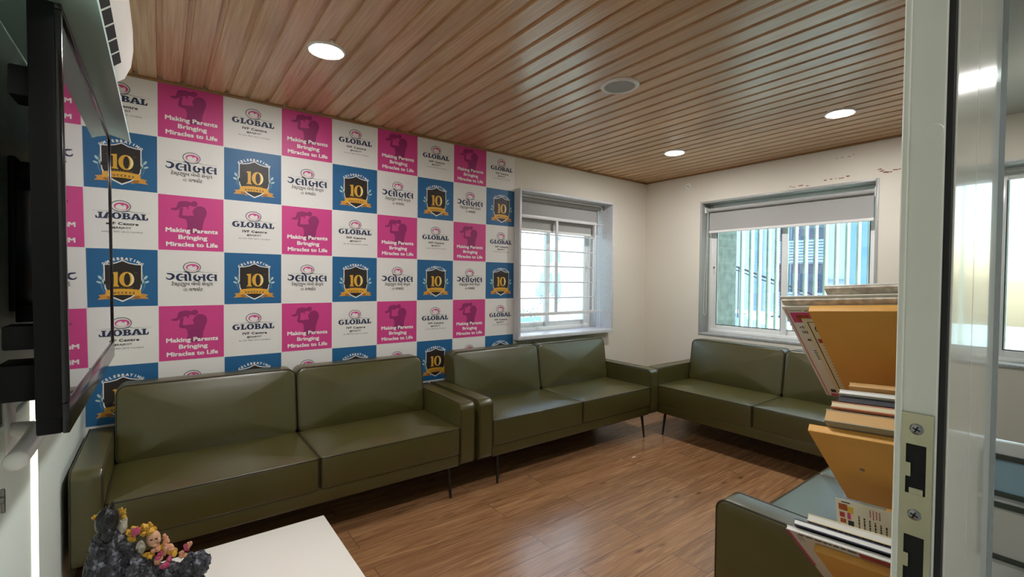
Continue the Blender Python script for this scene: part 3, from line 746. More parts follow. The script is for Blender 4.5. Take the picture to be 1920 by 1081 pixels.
# ------------------------------------------------------------------ television on its bracket
def tv():
    xs, y0, y1, z0, z1 = -4.377, -1.86, -.722, 1.02, 1.893
    t = thing('television', 'large wall-mounted black television mirroring the poster in its screen', 'television', (-4.45, (y0+y1)/2, z0))
    tl = lambda x, z: x+(1.45-z)*.008
    # bezel
    b = MB(); bw = .013; bd = .062
    b.box((xs-.045, y0, z0+bd-.03), (xs-.004, y1, z1), 0, .004)
    b.box((xs-.006, y0, z0), (xs+.006, y1, z0+bd), 1, .003); b.box((xs-.006, y0, z1-bw), (xs+.006, y1, z1), 1, .003)
    b.box((xs-.006, y0, z0+bd), (xs+.006, y0+bw, z1-bw), 1, .003); b.box((xs-.006, y1-bw, z0+bd), (xs+.006, y1, z1-bw), 1, .003)
    b.box((xs-.045, y0+.004, z0), (xs-.006, y1-.004, z0+bd), 0, .004)
    for v in b.bm.verts: v.co.x = tl(v.co.x, v.co.z)
    b.build('housing', ['black', 'blackgloss'], t, world=True)
    m, n_, p_ = newmat('glossy_screen'); n_.nodes.clear()
    o = n_.nodes.new('ShaderNodeOutputMaterial'); mx = n_.nodes.new('ShaderNodeMixShader'); di = n_.nodes.new('ShaderNodeBsdfDiffuse'); di.inputs[0].default_value = (.012, .012, .014, 1)
    gl = n_.nodes.new('ShaderNodeBsdfGlossy'); gl.inputs['Roughness'].default_value = .015; gl.inputs[0].default_value = (.93, .93, .96, 1)
    fr = n_.nodes.new('ShaderNodeFresnel'); fr.inputs[0].default_value = 1.9; ma = n_.nodes.new('ShaderNodeMath'); ma.operation = 'MULTIPLY'; ma.use_clamp = True; ma.inputs[1].default_value = 1.45
    n_.links.new(fr.outputs[0], ma.inputs[0]); n_.links.new(ma.outputs[0], mx.inputs[0]); n_.links.new(di.outputs[0], mx.inputs[1]); n_.links.new(gl.outputs[0], mx.inputs[2]); n_.links.new(mx.outputs[0], o.inputs[0])
    M['screen'] = m
    b = MB(); b.box((xs-.003, y0+bw-.002, z0+bd-.002), (xs+.001, y1-bw+.002, z1-bw+.002))
    for v in b.bm.verts: v.co.x = tl(v.co.x, v.co.z)
    b.build('screen', 'screen', t, world=True, smooth=0)
    b = MB(); b.box((xs-.075, y0+.28, z0+.12), (xs-.043, y1-.28, z1-.25), 0, .01); b.build('rear_housing', 'black', t, world=True)
    b = MB(); b.box((-4.529, y0+.42, 1.25), (-4.515, y1-.42, 1.65), 0, .003)
    for y in (y0+.45, y1-.45): b.box((-4.52, y-.02, 1.22), (xs-.07, y+.02, 1.26), 0, .004); b.box((xs-.10, y-.02, 1.18), (xs-.07, y+.02, 1.68), 0, .003); b.box((-4.52, y-.015, 1.60), (xs-.09, y+.015, 1.64), 0, .004)
    b.build('wall_bracket', 'black', t, world=True)
    for A_, B_ in (((-4.485, y0+.05, 1.085), (xs-.045, y0+.16, 1.16)), ((-4.475, y0+.06, 1.19), (xs-.045, y0+.12, 1.24)), ((-4.455, y0+.02, 1.70), (xs-.045, y0+.1, 1.76))):
        b = MB(); b.box(A_, B_, 0, .004); b.build('connector_box', 'black', t, world=True)
tv()

# ------------------------------------------------------------------ air conditioner over the television
def aircon():
    ye, yn = -1.0, -1.86
    t = thing('air_conditioner', 'white split air conditioner on the wall above the television', 'air conditioner', (-4.42, (ye+yn)/2, 2.0))
    M['acw'] = mat('ac_white_plastic', 'e4e2da', .3)
    prof = [(XL, 2.02), (-4.40, 2.005), (-4.355, 2.015), (-4.318, 2.045), (-4.300, 2.09), (-4.293, 2.15), (-4.294, 2.22), (-4.303, 2.27), (-4.33, 2.30), (XL, 2.305)]
    b = MB(); b.prism([(x, yn, z) for x, z in prof], (0, ye-yn, 0)); b.build('body', 'acw', t, world=True, smooth=50)
    # outlet with dividers
    b = MB(); b.prism([(x, yn+.04, z) for x, z in ((-4.3375, 2.0255), (-4.3190, 2.0425), (-4.3178, 2.0412), (-4.3363, 2.0242))], (0, ye-.17-yn-.04, 0)); o = b.build('air_outlet', 'dark', t, world=True, smooth=0)
    k = yn+.09
    while k < ye-.2: b = MB(); b.prism([(x, k-.0035, z) for x, z in ((-4.3375, 2.0245), (-4.3190, 2.0415), (-4.3172, 2.0396), (-4.3357, 2.0226))], (0, .007, 0)); b.build('divider', 'acw', o, world=True, smooth=0); k += .1
    b = MB(); b.prism([(x, yn+.03, z) for x, z in ((-4.3545, 2.008), (-4.3405, 2.0215), (-4.3385, 2.0185), (-4.3525, 2.004))], (0, ye-.06-yn-.03, 0)); b.build('louver', 'steel', t, world=True)
    m, n_, p_ = newmat('pale_teal_acrylic'); p_.inputs['Base Color'].default_value = lin('c8e6de'); p_.inputs['Roughness'].default_value = .25
    p_.inputs['Transmission Weight'].default_value = 0; M['acrylic'] = m
    b = MB(); y0, y1 = -2.05, -.60
    pr = [(XL+.004, 1.962), (-4.40, 1.935), (-4.335, 1.917), (-4.319, 1.908), (-4.317, 1.914), (-4.335, 1.923), (-4.40, 1.941), (XL+.004, 1.968)]
    b.prism([(x, y0, z) for x, z in pr], (0, y1-y0, 0)); d = b.build('air_deflector', 'acrylic', t, world=True)
    d['label'] = 'pale teal deflector panel under the outlet'
    for y in (-1.15, -1.7): b = MB(); b.tube([(-4.40, y, 1.938), (-4.40, y, 2.01)], .005, 0, 8); b.build('hanging_strap', 'acw', t, world=True)
aircon()

# ------------------------------------------------------------------ left wall door: frame strips, leaf, lever handle, key
def door2():
    d = struct_empty('door_2', (XL, -1.75, 0), 'white door in the television wall with a white lever handle', 'door')
    M['bead'] = mat('emissive_bead_highlight', 'f2f7dc', .3, emit=.9)  # emission added to the frame beads in place of reflected window light
    b = MB(); b.box((XL, -1.285, 0), (XL+.010, -1.18, 1.02), 0, .003); fr_ = b.build('door_frame', 'upvc', d, world=True)
    for y, r_ in ((-1.266, .0055), (-1.205, .005)): b = MB(); b.tube([(XL+.010, y, 0), (XL+.010, y, 1.02)], r_, 0, 14); b.build('bead_glow', 'bead', fr_, world=True)
    b = MB(); b.box((XL+.0005, -2.95, .005), (XL+.012, -1.287, .985), 0, .003); b.build('door_leaf', 'wallL', d, world=True)
    b = MB(); b.tube([(-4.524, -1.515, .962), (-4.50, -1.518, .962), (-4.478, -1.525, .962), (-4.464, -1.545, .961), (-4.460, -1.585, .960), (-4.460, -1.68, .957), (-4.462, -1.765, .953)], .020, 0, 16)
    for v in b.bm.verts: v.co.z = .96+(v.co.z-.96)*.9
    b.ico((-4.462, -1.765, .953), .021, (1, .8, .95), 3); b.box((XL+.008, -1.56, .87), (XL+.018, -1.47, 1.05), 0, .006, 3)
    b.build('door_handle', 'white', d, world=True)
    b = MB(); b.tube([(XL+.01, -1.675, .846), (-4.496, -1.675, .846)], .009, 0, 12); b.box((-4.503, -1.679, .815), (-4.495, -1.671, .87), 0, .003); b.build('key', 'steel', d, world=True)
door2()

# ------------------------------------------------------------------ coffee table
t = thing('coffee_table', 'low white-topped coffee table in front of the sofas', 'table', (-4.02, -1.82, 0))
b = MB(); b.box((-4.32, -2.28, .428), (-3.731, -1.362, .45), 0, .003, 2); b.build('table_top', 'table', t, world=True)
for x in (-4.28, -3.79):
    for y in (-2.24, -1.42):
        b = MB(); b.box((x-.02, y-.02, 0), (x+.02, y+.02, .43), 0, .003); b.build('leg', 'table', t, world=True)
b = MB(); b.box((-4.27, -2.23, .15), (-3.80, -1.43, .168), 0, .002); b.build('lower_shelf', 'table', t, world=True)
# ------------------------------------------------------------------ sliding glass door at the right of the doorway
def door1():
    d = struct_empty('door_1', (-3.58, -3.05, 0), 'sliding glass door with white stile and steel strike plate', 'door')
    xj = -3.6
    b = MB(); b.box((xj, -3.0562, 0), (xj+.05, -3.0285, 2.12), 0, .001); b.box((xj-.0035, -3.0292, 0), (xj+.05, -3.0235, 2.12), 0, .0012)
    b.build('jamb', 'alu', d, world=True, smooth=0)
    b = MB(); b.box((xj+.004, -3.0612, 0), (xj+.045, -3.0558, 2.12)); b.build('seal', 'rubber', d, world=True, smooth=0)
    # stile of the sliding leaf, two profiles with a seam, then the pane
    M['stile'] = mat('glossy_cream_profile', 'dcd9cd', .16, spec=.6, coat=.6)
    b = MB(); b.box((xj+.014, -3.100, .0), (-3.482, -3.0625, 2.12), 0, .0015); b.box((-3.4795, -3.100, 0), (-3.335, -3.0635, 2.12), 0, .0015); b.box((-3.482, -3.100, 0), (-3.4795, -3.068, 2.12))
    for v in b.bm.verts: v.co.y = -6.1256-v.co.y-.0375*0 if False else v.co.y
    for v in b.bm.verts: v.co.y += .0375          # outer faces towards the corridor at about y=-3.063
    b.build('stile', 'stile', d, world=True, smooth=0)
    M['dglass'] = glass_mat('door_glass', (.74, .82, .8, 1), floor_=.3)
    b = MB(); b.box((-3.336, -3.068, .09), (-.02, -3.060, 2.06)); b.build('pane', 'dglass', d, world=True, smooth=0)
    b = MB(); b.box((-3.335, -3.08, 0), (-.001, -3.04, .09), 0, .002); b.box((-3.335, -3.08, 2.06), (-.001, -3.04, 2.12), 0, .002); b.box((-.03, -3.08, .09), (-.001, -3.04, 2.06), 0, .002); b.build('door_rail', 'alu', d, world=True)
    # strike plate
    py0, py1, pz0, pz1 = -3.0545, -3.0285, .93, 1.213
    hy0, hy1 = -3.0495, -3.0335; holes = [(1.130, 1.181), (1.036, 1.087)]
    xf_, xb_ = xj-.0022, xj-.0002
    b = MB(); cur = pz1
    for za, zb in holes:
        b.box((xf_, py0, zb), (xb_, py1, cur)); b.box((xf_, py0, za), (xb_, hy0, zb)); b.box((xf_, hy1, za), (xb_, py1, zb)); cur = za
    b.box((xf_, py0, pz0), (xb_, py1, cur))
    for za, zb in holes:   # soft rounded corners and the bent lips inside the openings
        b.box((xf_-.0003, hy1-.004, (za+zb)/2-.008), (xb_, hy1+.0006, (za+zb)/2+.006)); b.box((xf_+.0003, hy0+.002, za-.0003), (xb_, hy1-.003, za+.006))
    p_ = b.build('strike_plate', 'strike', d, world=True, smooth=0); p_['label'] = 'satin steel strike plate with two openings'
    b = MB()
    for za, zb in holes: b.box((xj-.0008, hy0-.001, za-.001), (xj-.0001, hy1+.001, zb+.001))
    b.build('hole_shade', 'dark', p_, world=True, smooth=0)  # flat black sheet on the solid jamb, painting shade inside the openings
    for z in (1.197, 1.109):
        b = MB(); b.lathe([(0, -.0014), (.0042, -.0012), (.0058, 0), (0, 0)], (xf_, -3.0415, z), 24, 0, 'X')
        for a in (.4, .4+pi/2):
            c_, s_ = cos(a)*.0032, sin(a)*.0032; nx, nz = -sin(a)*.0006, cos(a)*.0006
            b.prism([(xf_-.0013, -3.0415+c_+nx, z+s_+nz), (xf_-.0013, -3.0415-c_+nx, z-s_+nz), (xf_-.0013, -3.0415-c_-nx, z-s_-nz), (xf_-.0013, -3.0415+c_-nx, z+s_-nz)], (-.0004, 0, 0), 1)
        b.build('screw', ['steel', 'dark'], p_, world=True)
    b = MB(); b.lathe([(0, -.0012), (.0078, -.001), (.0086, 0), (0, 0)], (xj, -3.0475, 1.497), 28, 0, 'X'); b.build('hole_plug', 'alu', d, world=True)
door1()
t = thing('certificate_stand', 'low white stand with two framed certificates, mirrored in the door glass', 'stand', (-2.05, -3.22, 0))
b = MB(); b.box((-2.065, -3.36, .02), (-2.03, -3.10, .84), 0, .004); b.box((-2.16, -3.36, 0), (-1.94, -3.10, .02), 0, .004); b.build('panel', 'white', t, world=True)
M['frameg'] = mat('dark_green_frame', '3c4238', .4); M['bluep'] = mat('pale_blue_paper', '9dbccb', .6)
for za, zb, m_ in ((.665, .80, 'bluep'), (.46, .645, 'paper')):
    b = MB(); y0, y1 = -3.235, -3.105; q = .016
    for A_, B_ in (((y0, za), (y1, za+q)), ((y0, zb-q), (y1, zb)), ((y0, za), (y0+q, zb)), ((y1-q, za), (y1, zb))): b.box((-2.078, A_[0], A_[1]), (-2.065, B_[0], B_[1]), 0, .002)
    f_ = b.build('certificate_frame', 'frameg', t, world=True)
    b = MB(); b.box((-2.070, y0+q-.002, za+q-.002), (-2.0655, y1-q+.002, zb-q+.002)); b.build('certificate', m_, f_, world=True, smooth=0)

# ------------------------------------------------------------------ magazine rack with leaning boards
eA = Vector((.0493269, -.99701354, .05942095)); eD = Vector((.75495063, -.00173283, -.65577934)); eN = Vector((.65392385, .07720745, .75261053))
B1, B2, B3 = Vector((-3.0, -2.717, 1.277)), Vector((-3.0, -2.722, .996)), Vector((-2.99, -2.737, .712))
def fr(o): return lambda a, t, n: o+eA*a+eD*t+eN*n
def lbox(b, o, a0, a1, t0, t1, n0, n1, mi=0, bev=0):
    f = fr(o); mb = MB(); mb.box((a0, t0, n0), (a1, t1, n1), mi, bev)
    tmp = bpy.data.meshes.new('tmp'); mb.bm.to_mesh(tmp); mb.bm.free()
    vs = [b.bm.verts.new(f(*v.co)) for v in tmp.vertices]
    for p_ in tmp.polygons: q = b.bm.faces.new([vs[i] for i in p_.vertices]); q.material_index = p_.material_index if mi == 0 else mi
    bpy.data.meshes.remove(tmp)
def lquad(b, o, a0, a1, t0, t1, n, mi): f = fr(o); b.poly([f(a0, t0, n), f(a1, t0, n), f(a1, t1, n), f(a0, t1, n)], mi)
RW = .29
t = thing('magazine_rack', 'tan board magazine rack with three leaning pockets beside the sofa arm', 'rack', (-2.85, -2.87, 0))
for i, (o, ln) in enumerate(((B1, .36), (B2, .365), (B3, .335))):
    b = MB(); lbox(b, o, 0, RW, 0, ln, 0, .018, 0, .0015); pb = b.build('pocket_board', 'mdf', t, world=True)
    if i == 1:
        b = MB(); f = fr(o); c_ = f(.075, .155, -.0005)
        b.ico(c_, .0055, (1, 1, .7), 2); b.build('screw', 'steel', pb, world=True)
    b = MB(); e_ = .434 if i == 0 else ln; lbox(b, o, .06, RW-.0, e_-.016, e_, .018, (.030, .085, .07)[i], 0, .001); b.build('pocket_floor', 'mdf', t, world=True)
b = MB(); b.box((-2.652, -3.012, .02), (-2.641, -2.79, 1.16), 0, .002); b.build('back_panel', 'mdf', t, world=True)
b = MB(); b.box((-2.86, -3.005, .0), (-2.641, -2.79, .02), 0, .003); b.build('base', 'mdf', t, world=True)
# reading matter
M['flower'] = mat('flower_print', 'cbbfae', .6, var=.35, vscale=60)
def lines(b, o, a0, a1, t0, t1, n, rows, mi, along='a', seed=1, wd=.35):
    rnd = random.Random(seed)
    for k in range(rows):
        if along == 'a':
            ta = t0+(t1-t0)*k/rows; tb = ta+(t1-t0)/rows*wd; x = a0
            while x < a1-.004:
                w_ = min(rnd.uniform(.006, .02), a1-x); lquad(b, o, x, x+w_, ta, tb, n, mi); x += w_+.003
        else:
            aa = a0+(a1-a0)*k/rows; ab = aa+(a1-a0)/rows*wd; x = t0
            while x < t1-.004:
                w_ = min(rnd.uniform(.006, .018), t1-x); lquad(b, o, aa, ab, x, x+w_, n, mi); x += w_+.003
def ltext(b, o, s, a0, a1, t0, t1, n, mi, off=.01):
    V, P = mesh_fit(text_mesh(s, off), a0, a1, 0, 1); f = fr(o)
    vs = [b.bm.verts.new(f(u, t1+(t0-t1)*v, n)) for u, v in V]
    for p_ in P:
        try: b.bm.faces.new([vs[i] for i in p_]).material_index = mi
        except ValueError: pass
MP = ['paper', 'paper2', 'pink', 'red', 'navy', 'ink', 'flower', 'kraft', 'white']
M['food'] = mat('food_photo_print', '9c4a22', .5, var=.6, vscale=90); MP.append('food')
# folded newspaper, flowered fold on top
b = MB(); a = -.066
lbox(b, B1, a, .27, .012, .416, .024, .030, 0, .001); lbox(b, B1, a+.002, .27, -.004, .40, .031, .037, 6, .002); lbox(b, B1, a-.001, .27, -.010, .38, .038, .041, 0, .001)
lquad(b, B1, a+.012, .2, .034, .074, .0236, 2); lquad(b, B1, a+.006, a+.008, .02, .414, .0236, 2)
ltext(b, B1, 'ગાલા ફિટનેસ', a+.012, a+.085, .022, .030, .0234, 5)
lquad(b, B1, a+.022, a+.050, .043, .066, .0233, 9)
ltext(b, B1, 'તમા', a+.018, a+.046, .088, .099, .0236, 5); ltext(b, B1, 'ગર્ભ', a+.018, a+.062, .108, .128, .0236, 4, .02); ltext(b, B1, 'લી', a+.022, a+.05, .136, .154, .0236, 4, .02)
lquad(b, B1, a+.022, a+.075, .185, .245, .0237, 8); lines(b, B1, a+.024, a+.05, .192, .240, .0235, 6, 5, 'a', 5, .4)
lquad(b, B1, a+.018, a+.03, .38, .395, .0236, 4); lquad(b, B1, a+.04, a+.055, .384, .402, .0236, 4); lquad(b, B1, a+.014, a+.09, .402, .414, .0236, 2)
for v in b.bm.verts: pass
tag(b.build('newspaper', MP, smooth=30), 'folded newspaper with flowered fold, leaning in the top rack pocket', 'newspaper', 'reading matter in the rack')
b = MB(); a = -.033
lbox(b, B1, a, .24, .055, .414, .0195, .0228, 1, .0008)
for (p, q, r_, s_) in ((a+.010, .2, .066, .068), (a+.010, a+.012, .066, .41)): lquad(b, B1, p, q, r_, s_, .0192, 5)
f = fr(B1); b.bm.verts.ensure_lookup_table()
ring = [f(a+.042+.022*cos(2*pi*k/24), .095+.022*sin(2*pi*k/24), .0191) for k in range(24)]; ring2 = [f(a+.042+.0195*cos(2*pi*k/24), .095+.0195*sin(2*pi*k/24), .0191) for k in range(24)]
vr = [b.bm.verts.new(p) for p in ring]; vq = [b.bm.verts.new(p) for p in ring2]
for k in range(24): b.bm.faces.new((vr[k], vr[(k+1) % 24], vq[(k+1) % 24], vq[k])).material_index = 5
lquad(b, B1, a+.032, a+.056, .088, .102, .0191, 3); lquad(b, B1, a+.016, a+.1, .135, .152, .0191, 3); lines(b, B1, a+.02, a+.075, .162, .36, .0191, 14, 3, 'a', 9, .12)
tag(b.build('leaflet', MP, smooth=30), 'cream leaflet with black border tucked between newspaper and top rack board', 'leaflet', 'reading matter in the rack')
b = MB(); lbox(b, B1, .03, .27, -.022, .36, .050, .056, 6, .001); lbox(b, B1, .03, .27, -.023, .36, .0565, .060, 8, .001)
tag(b.build('magazine', MP, smooth=30), 'folded pale paper behind the newspaper at the very top of the rack', 'magazine', 'reading matter in the rack')
def book(o, a, a1, t0, n0, n1, cov, pg, label, name='book', ln=None, extra=None):
    ln = ln or (.335 if o is B2 else .335)
    b = MB(); c = min(.0022, (n1-n0)*.2)
    lbox(b, o, a, a1, t0, t0+ln, n0, n0+c, cov); lbox(b, o, a+.001, a1, t0+.001, t0+ln, n0+c, n1-c, pg); lbox(b, o, a, a1, t0, t0+ln, n1-c, n1, cov)
    if extra: extra(b)
    o_ = b.build(name, MP, smooth=0); tag(o_, label, name.replace('_', ' '), 'reading matter in the rack'); return o_
MP.append('kraft2'); M['kraft2'] = mat('grey_cover', 'a39a7e', .55); MP.append('salmon'); M['salmon'] = mat('salmon_cover', 'c07a5c', .55); MP.append('navyb'); M['navyb'] = mat('black_cover', '16131a', .5)
book(B2, .036, .27, -.025, .020, .050, 10, 7, 'thick grey-covered book in the middle rack pocket, nearest the board')
book(B2, .046, .27, -.033, .053, .068, 11, 1, 'salmon-fronted book with cream edge, second in the middle rack pocket')
book(B2, .056, .27, -.030, .072, .086, 12, 5, 'dark magazine in the middle rack pocket behind the salmon book', 'magazine')
book(B2, .058, .27, -.038, .088, .098, 0, 8, 'white-edged magazine in the middle rack pocket, above the dark one', 'magazine')
book(B2, .075, .27, -.040, .108, .118, 7, 7, 'tan notebook rearmost in the middle rack pocket', 'notebook')
def ex(b):
    lquad(b, B3, -.0545, -.047, -.034, .2, .0185, 2)
    lines(b, B3, -.03, .25, -.028, -.012, .0185, 1, 5, 'a', 12, .5)
    lines(b, B3, -.035, -.02, -.015, .02, .0185, 2, 5, 't', 13, .3)
    lquad(b, B3, .09, .26, -.03, -.004, .0183, 3)
book(B3, -.053, .26, -.036, .019, .029, 0, 8, 'open magazine with pink left edge at the front of the lowest rack pocket', 'magazine', .335, ex)
book(B3, -.036, .26, -.047, .032, .046, 4, 8, 'navy-covered book in the lowest rack pocket behind the pink-edged magazine')
def ex2(b): lines(b, B3, .03, .25, -.046, -.034, .0485, 1, 5, 'a', 22, .6)
book(B3, -.010, .26, -.050, .049, .066, 1, 0, 'cream book with curling pages in the lowest rack pocket', 'book', .335, ex2)
# upright printed sheet with coloured pictures
b = MB(); o_ = Vector((-2.895, -2.748, .817)); ea = Vector((.05, -.998, .05)).normalized(); ed = Vector((.28, .02, -.96)).normalized(); en = ea.cross(ed).normalized()
if en.x > 0: en = -en
def sq(a0, a1, t0, t1, n, mi): b.poly([o_+ea*a0+ed*t0+en*n, o_+ea*a1+ed*t0+en*n, o_+ea*a1+ed*t1+en*n, o_+ea*a0+ed*t1+en*n], mi)
mb = MB(); mb.box((0, 0, -.0012), (.21, .125, 0)); tmp = bpy.data.meshes.new('tmp'); mb.bm.to_mesh(tmp); mb.bm.free()
vs = [b.bm.verts.new(o_+ea*v.co.x+ed*v.co.y+en*v.co.z) for v in tmp.vertices]
for p_ in tmp.polygons: b.bm.faces.new([vs[i] for i in p_.vertices])
bpy.data.meshes.remove(tmp)
MP.append('yell'); M['yell'] = mat('yellow_print', 'cfae3a', .5)
sq(.006, .024, .012, .030, .0003, 9); sq(.024, .036, .016, .034, .0003, 13); sq(.007, .018, .036, .050, .0003, 3); sq(.023, .030, .034, .052, .0003, 2); sq(.008, .02, .054, .066, .0003, 9); sq(.024, .036, .055, .07, .0003, 4)
sq(.012, .03, .005, .008, .0003, 5)
rnd = random.Random(31)
for k in range(14):
    a0 = .045+k*.0105; x = .035+.002*k
    while x < .115:
        w_ = rnd.uniform(.003, .009); sq(a0, a0+.0032, x, x+w_, .0003, 5); x += w_+.0015
for k in range(4):
    a0 = .068+k*.006; x = .010
    while x < .030: w_ = rnd.uniform(.003, .006); sq(a0, a0+.002, x, x+w_, .0003, 3); x += w_+.001
tag(b.build('printed_page', MP, smooth=0), 'white printed page with small food pictures standing in the lowest rack pocket', 'page', 'reading matter in the rack')

# ------------------------------------------------------------------ painted rock ornament on the coffee table
def ornament():
    t = thing('rock_ornament', 'dark painted rock ornament with yellow and pink figures on the coffee table', 'ornament', (-4.252, -1.70, .45)); t.scale = (.88, .88, 1.15)
    m, n_, p_ = newmat('painted_rock'); tc = n_.nodes.new('ShaderNodeTexCoord'); no = n_.nodes.new('ShaderNodeTexNoise'); no.inputs['Scale'].default_value = 55; no.inputs['Detail'].default_value = 6
    r = n_.nodes.new('ShaderNodeValToRGB'); e = r.color_ramp.elements; e[0].position = .38; e[0].color = lin('17171c'); e[1].position = .72; e[1].color = lin('8a8c98'); k = e.new(.56); k.color = lin('34353d')
    n_.links.new(tc.outputs['Object'], no.inputs['Vector']); n_.links.new(no.outputs['Fac'], r.inputs[0]); n_.links.new(r.outputs[0], p_.inputs['Base Color']); p_.inputs['Roughness'].default_value = .35
    bu = n_.nodes.new('ShaderNodeBump'); bu.inputs['Strength'].default_value = .8; bu.inputs['Distance'].default_value = .01; n_.links.new(no.outputs['Fac'], bu.inputs['Height']); n_.links.new(bu.outputs[0], p_.inputs['Normal'])
    M['rock'] = m
    rnd = random.Random(11)
    def rot(): return Matrix.Rotation(rnd.uniform(0, 6), 3, 'Z') @ Matrix.Rotation(rnd.uniform(-.9, .9), 3, 'X')
    # one rock mass: lumps fused by a voxel remesh, then chipped
    b = MB(); lumps = ((-.082, 0, .165, .050), (-.080, 0, .10, .062), (-.030, 0, .125, .052), (-.02, 0, .06, .075), (.03, 0, .085, .052), (.06, -.01, .05, .06), (.105, -.01, .05, .05), (.118, -.012, .118, .030), (-.084, 0, .212, .034), (.065, 0, .095, .036), (-.055, 0, .195, .03))
    for x, y, z, r_ in lumps: b.ico((x, y, z), r_, (1, .95, 1), 3, 0)
    for k in range(150):
        x, y, z, r_ = lumps[k % len(lumps)]; d = Vector((rnd.uniform(-1, 1), rnd.uniform(-1, .6), rnd.uniform(-.4, 1))).normalized()
        b.ico((x+d.x*r_*.92, y+d.y*r_*.92, max(z+d.z*r_*.92, .02)), rnd.uniform(.008, .017), (1, rnd.uniform(.5, 1), rnd.uniform(.6, 1.6)), 2, 0, 0, rot())
    rock = b.build('rock_body', 'rock', t)
    md = rock.modifiers.new('fuse', 'REMESH'); md.mode = 'VOXEL'; md.voxel_size = .0055; md.use_smooth_shade = False
    dg = bpy.context.evaluated_depsgraph_get(); me = bpy.data.meshes.new_from_object(rock.evaluated_get(dg)); rock.modifiers.clear(); rock.data = me
    for v in me.vertices:
        v.co += Vector((rnd.uniform(-1, 1), rnd.uniform(-1, 1), rnd.uniform(-1, 1)))*.0022
        v.co.z = max(v.co.z, .0005)
    M['hair'] = mat('glossy_dark_paint', '0e0e12', .25, bump=.5, bscale=90); M['skin'] = mat('painted_skin', 'c99a7c', .4); M['gold'] = mat('yellow_paint', 'c8982c', .35, var=.45, vscale=90, bump=.6, bscale=160)
    M['pinkpaint'] = mat('pink_paint', 'b04468', .4, var=.35, vscale=80); M['peach'] = mat('peach_paint', 'c98f70', .4, var=.35, vscale=70, bump=.4, bscale=150); M['creamp'] = mat('cream_paint', 'a8a292', .5, var=.4, vscale=60, bump=.4, bscale=140)
    def clump(name, m_, items):
        b = MB()
        for x, y, z, r_, s_ in items:
            for k in range(5):     # chipped, many-faceted dabs rather than beads
                b.ico((x+rnd.uniform(-.6, .6)*r_, y+rnd.uniform(-.4, .2)*r_, z+rnd.uniform(-.6, .6)*r_), r_*rnd.uniform(.4, .75), tuple(q*rnd.uniform(.6, 1.3) for q in s_), 2, 0, .35, rot())
        b.build(name, m_, t, smooth=25)
    b = MB(); b.ico((-.081, -.008, .266), .026, (.98, .9, 1.12), 3, 0, .06); b.ico((-.069, -.008, .296), .005, (.9, .9, 2.2), 2); b.ico((-.078, -.022, .240), .017, (.8, .8, 1.1), 2, 0, .1); b.build('figure_hair', 'hair', t)
    clump('figure_drape', 'creamp', [(-.050, -.002, .245, .012, (.7, .8, 1.8)), (-.060, -.012, .226, .012, (1.1, .8, 1.2))])
    clump('figure_drape', 'creamp', [(-.008, -.02, .196, .012, (.9, .8, 1.5))])
    clump('figure_ornament', 'gold', [(-.106, -.002, .280, .0075, (1.3, .7, 1.0))])
    clump('figure_ornament', 'gold', [(-.047, .0, .276, .008, (.9, .7, 1.6)), (-.046, .0, .262, .007, (.8, .7, 1.4))])
    b = MB(); b.ico((.020, -.010, .205), .0165, (1.0, .85, 1.05), 3, 0, .05); b.ico((.032, -.022, .203), .005, (1, 1, 1.1), 2); b.ico((.024, -.020, .193), .008, (1, .7, .5), 2)
    b.build('figure_face', 'skin', t)
    b = MB(); b.ico((.026, -.0245, .208), .0025, (1.6, .5, .6), 2); b.ico((.015, -.0245, .208), .0025, (1.6, .5, .6), 2); b.build('figure_eye', 'hair', t)
    clump('figure_crown', 'gold', [(-.024, -.004, .228, .014, (1.1, .9, 1.2)), (.000, -.004, .227, .013, (1.3, .8, 1.1)), (.012, -.002, .232, .009, (1, .8, 1.5)), (-.030, -.008, .215, .010, (1, 1, 1)), (.020, -.004, .222, .008, (1, .8, 1.2)), (.015, -.008, .220, .012, (1.3, .9, .7)), (.010, -.02, .178, .011, (1.8, .8, .8)), (.040, -.012, .186, .009, (1.4, .8, .8)), (.062, -.018, .165, .014, (1.1, 1, 1.1))])
    for it in ((-.020, -.018, .234, .010, (1, .8, 1)), (.048, -.026, .150, .013, (1.3, 1, .9)), (.096, -.016, .168, .009, (1.2, .8, 1.2)), (.034, -.024, .170, .009, (1, 1, 1.1))): clump('figure_flower', 'pinkpaint', [it])
    clump('figure_robe', 'peach', [(.044, -.008, .203, .008, (1.0, .8, 1.6)), (.052, -.010, .194, .009, (1.1, .8, 1)), (.050, -.014, .176, .014, (1.3, .8, 1)), (.032, -.018, .164, .012, (1, 1, 1)), (.104, -.018, .174, .008, (1.2, .8, 1.2)), (.088, -.02, .156, .010, (1.1, 1, 1)), (.024, -.02, .188, .010, (1.2, .8, .8))])
ornament()
b = MB(); b.box((-1.372, -.942, .0), (-1.330, -.935, .003), 0, .001)
tag(b.build('paper_scrap', 'paper'), 'tiny white paper scrap lying on the wooden floor', 'scrap')

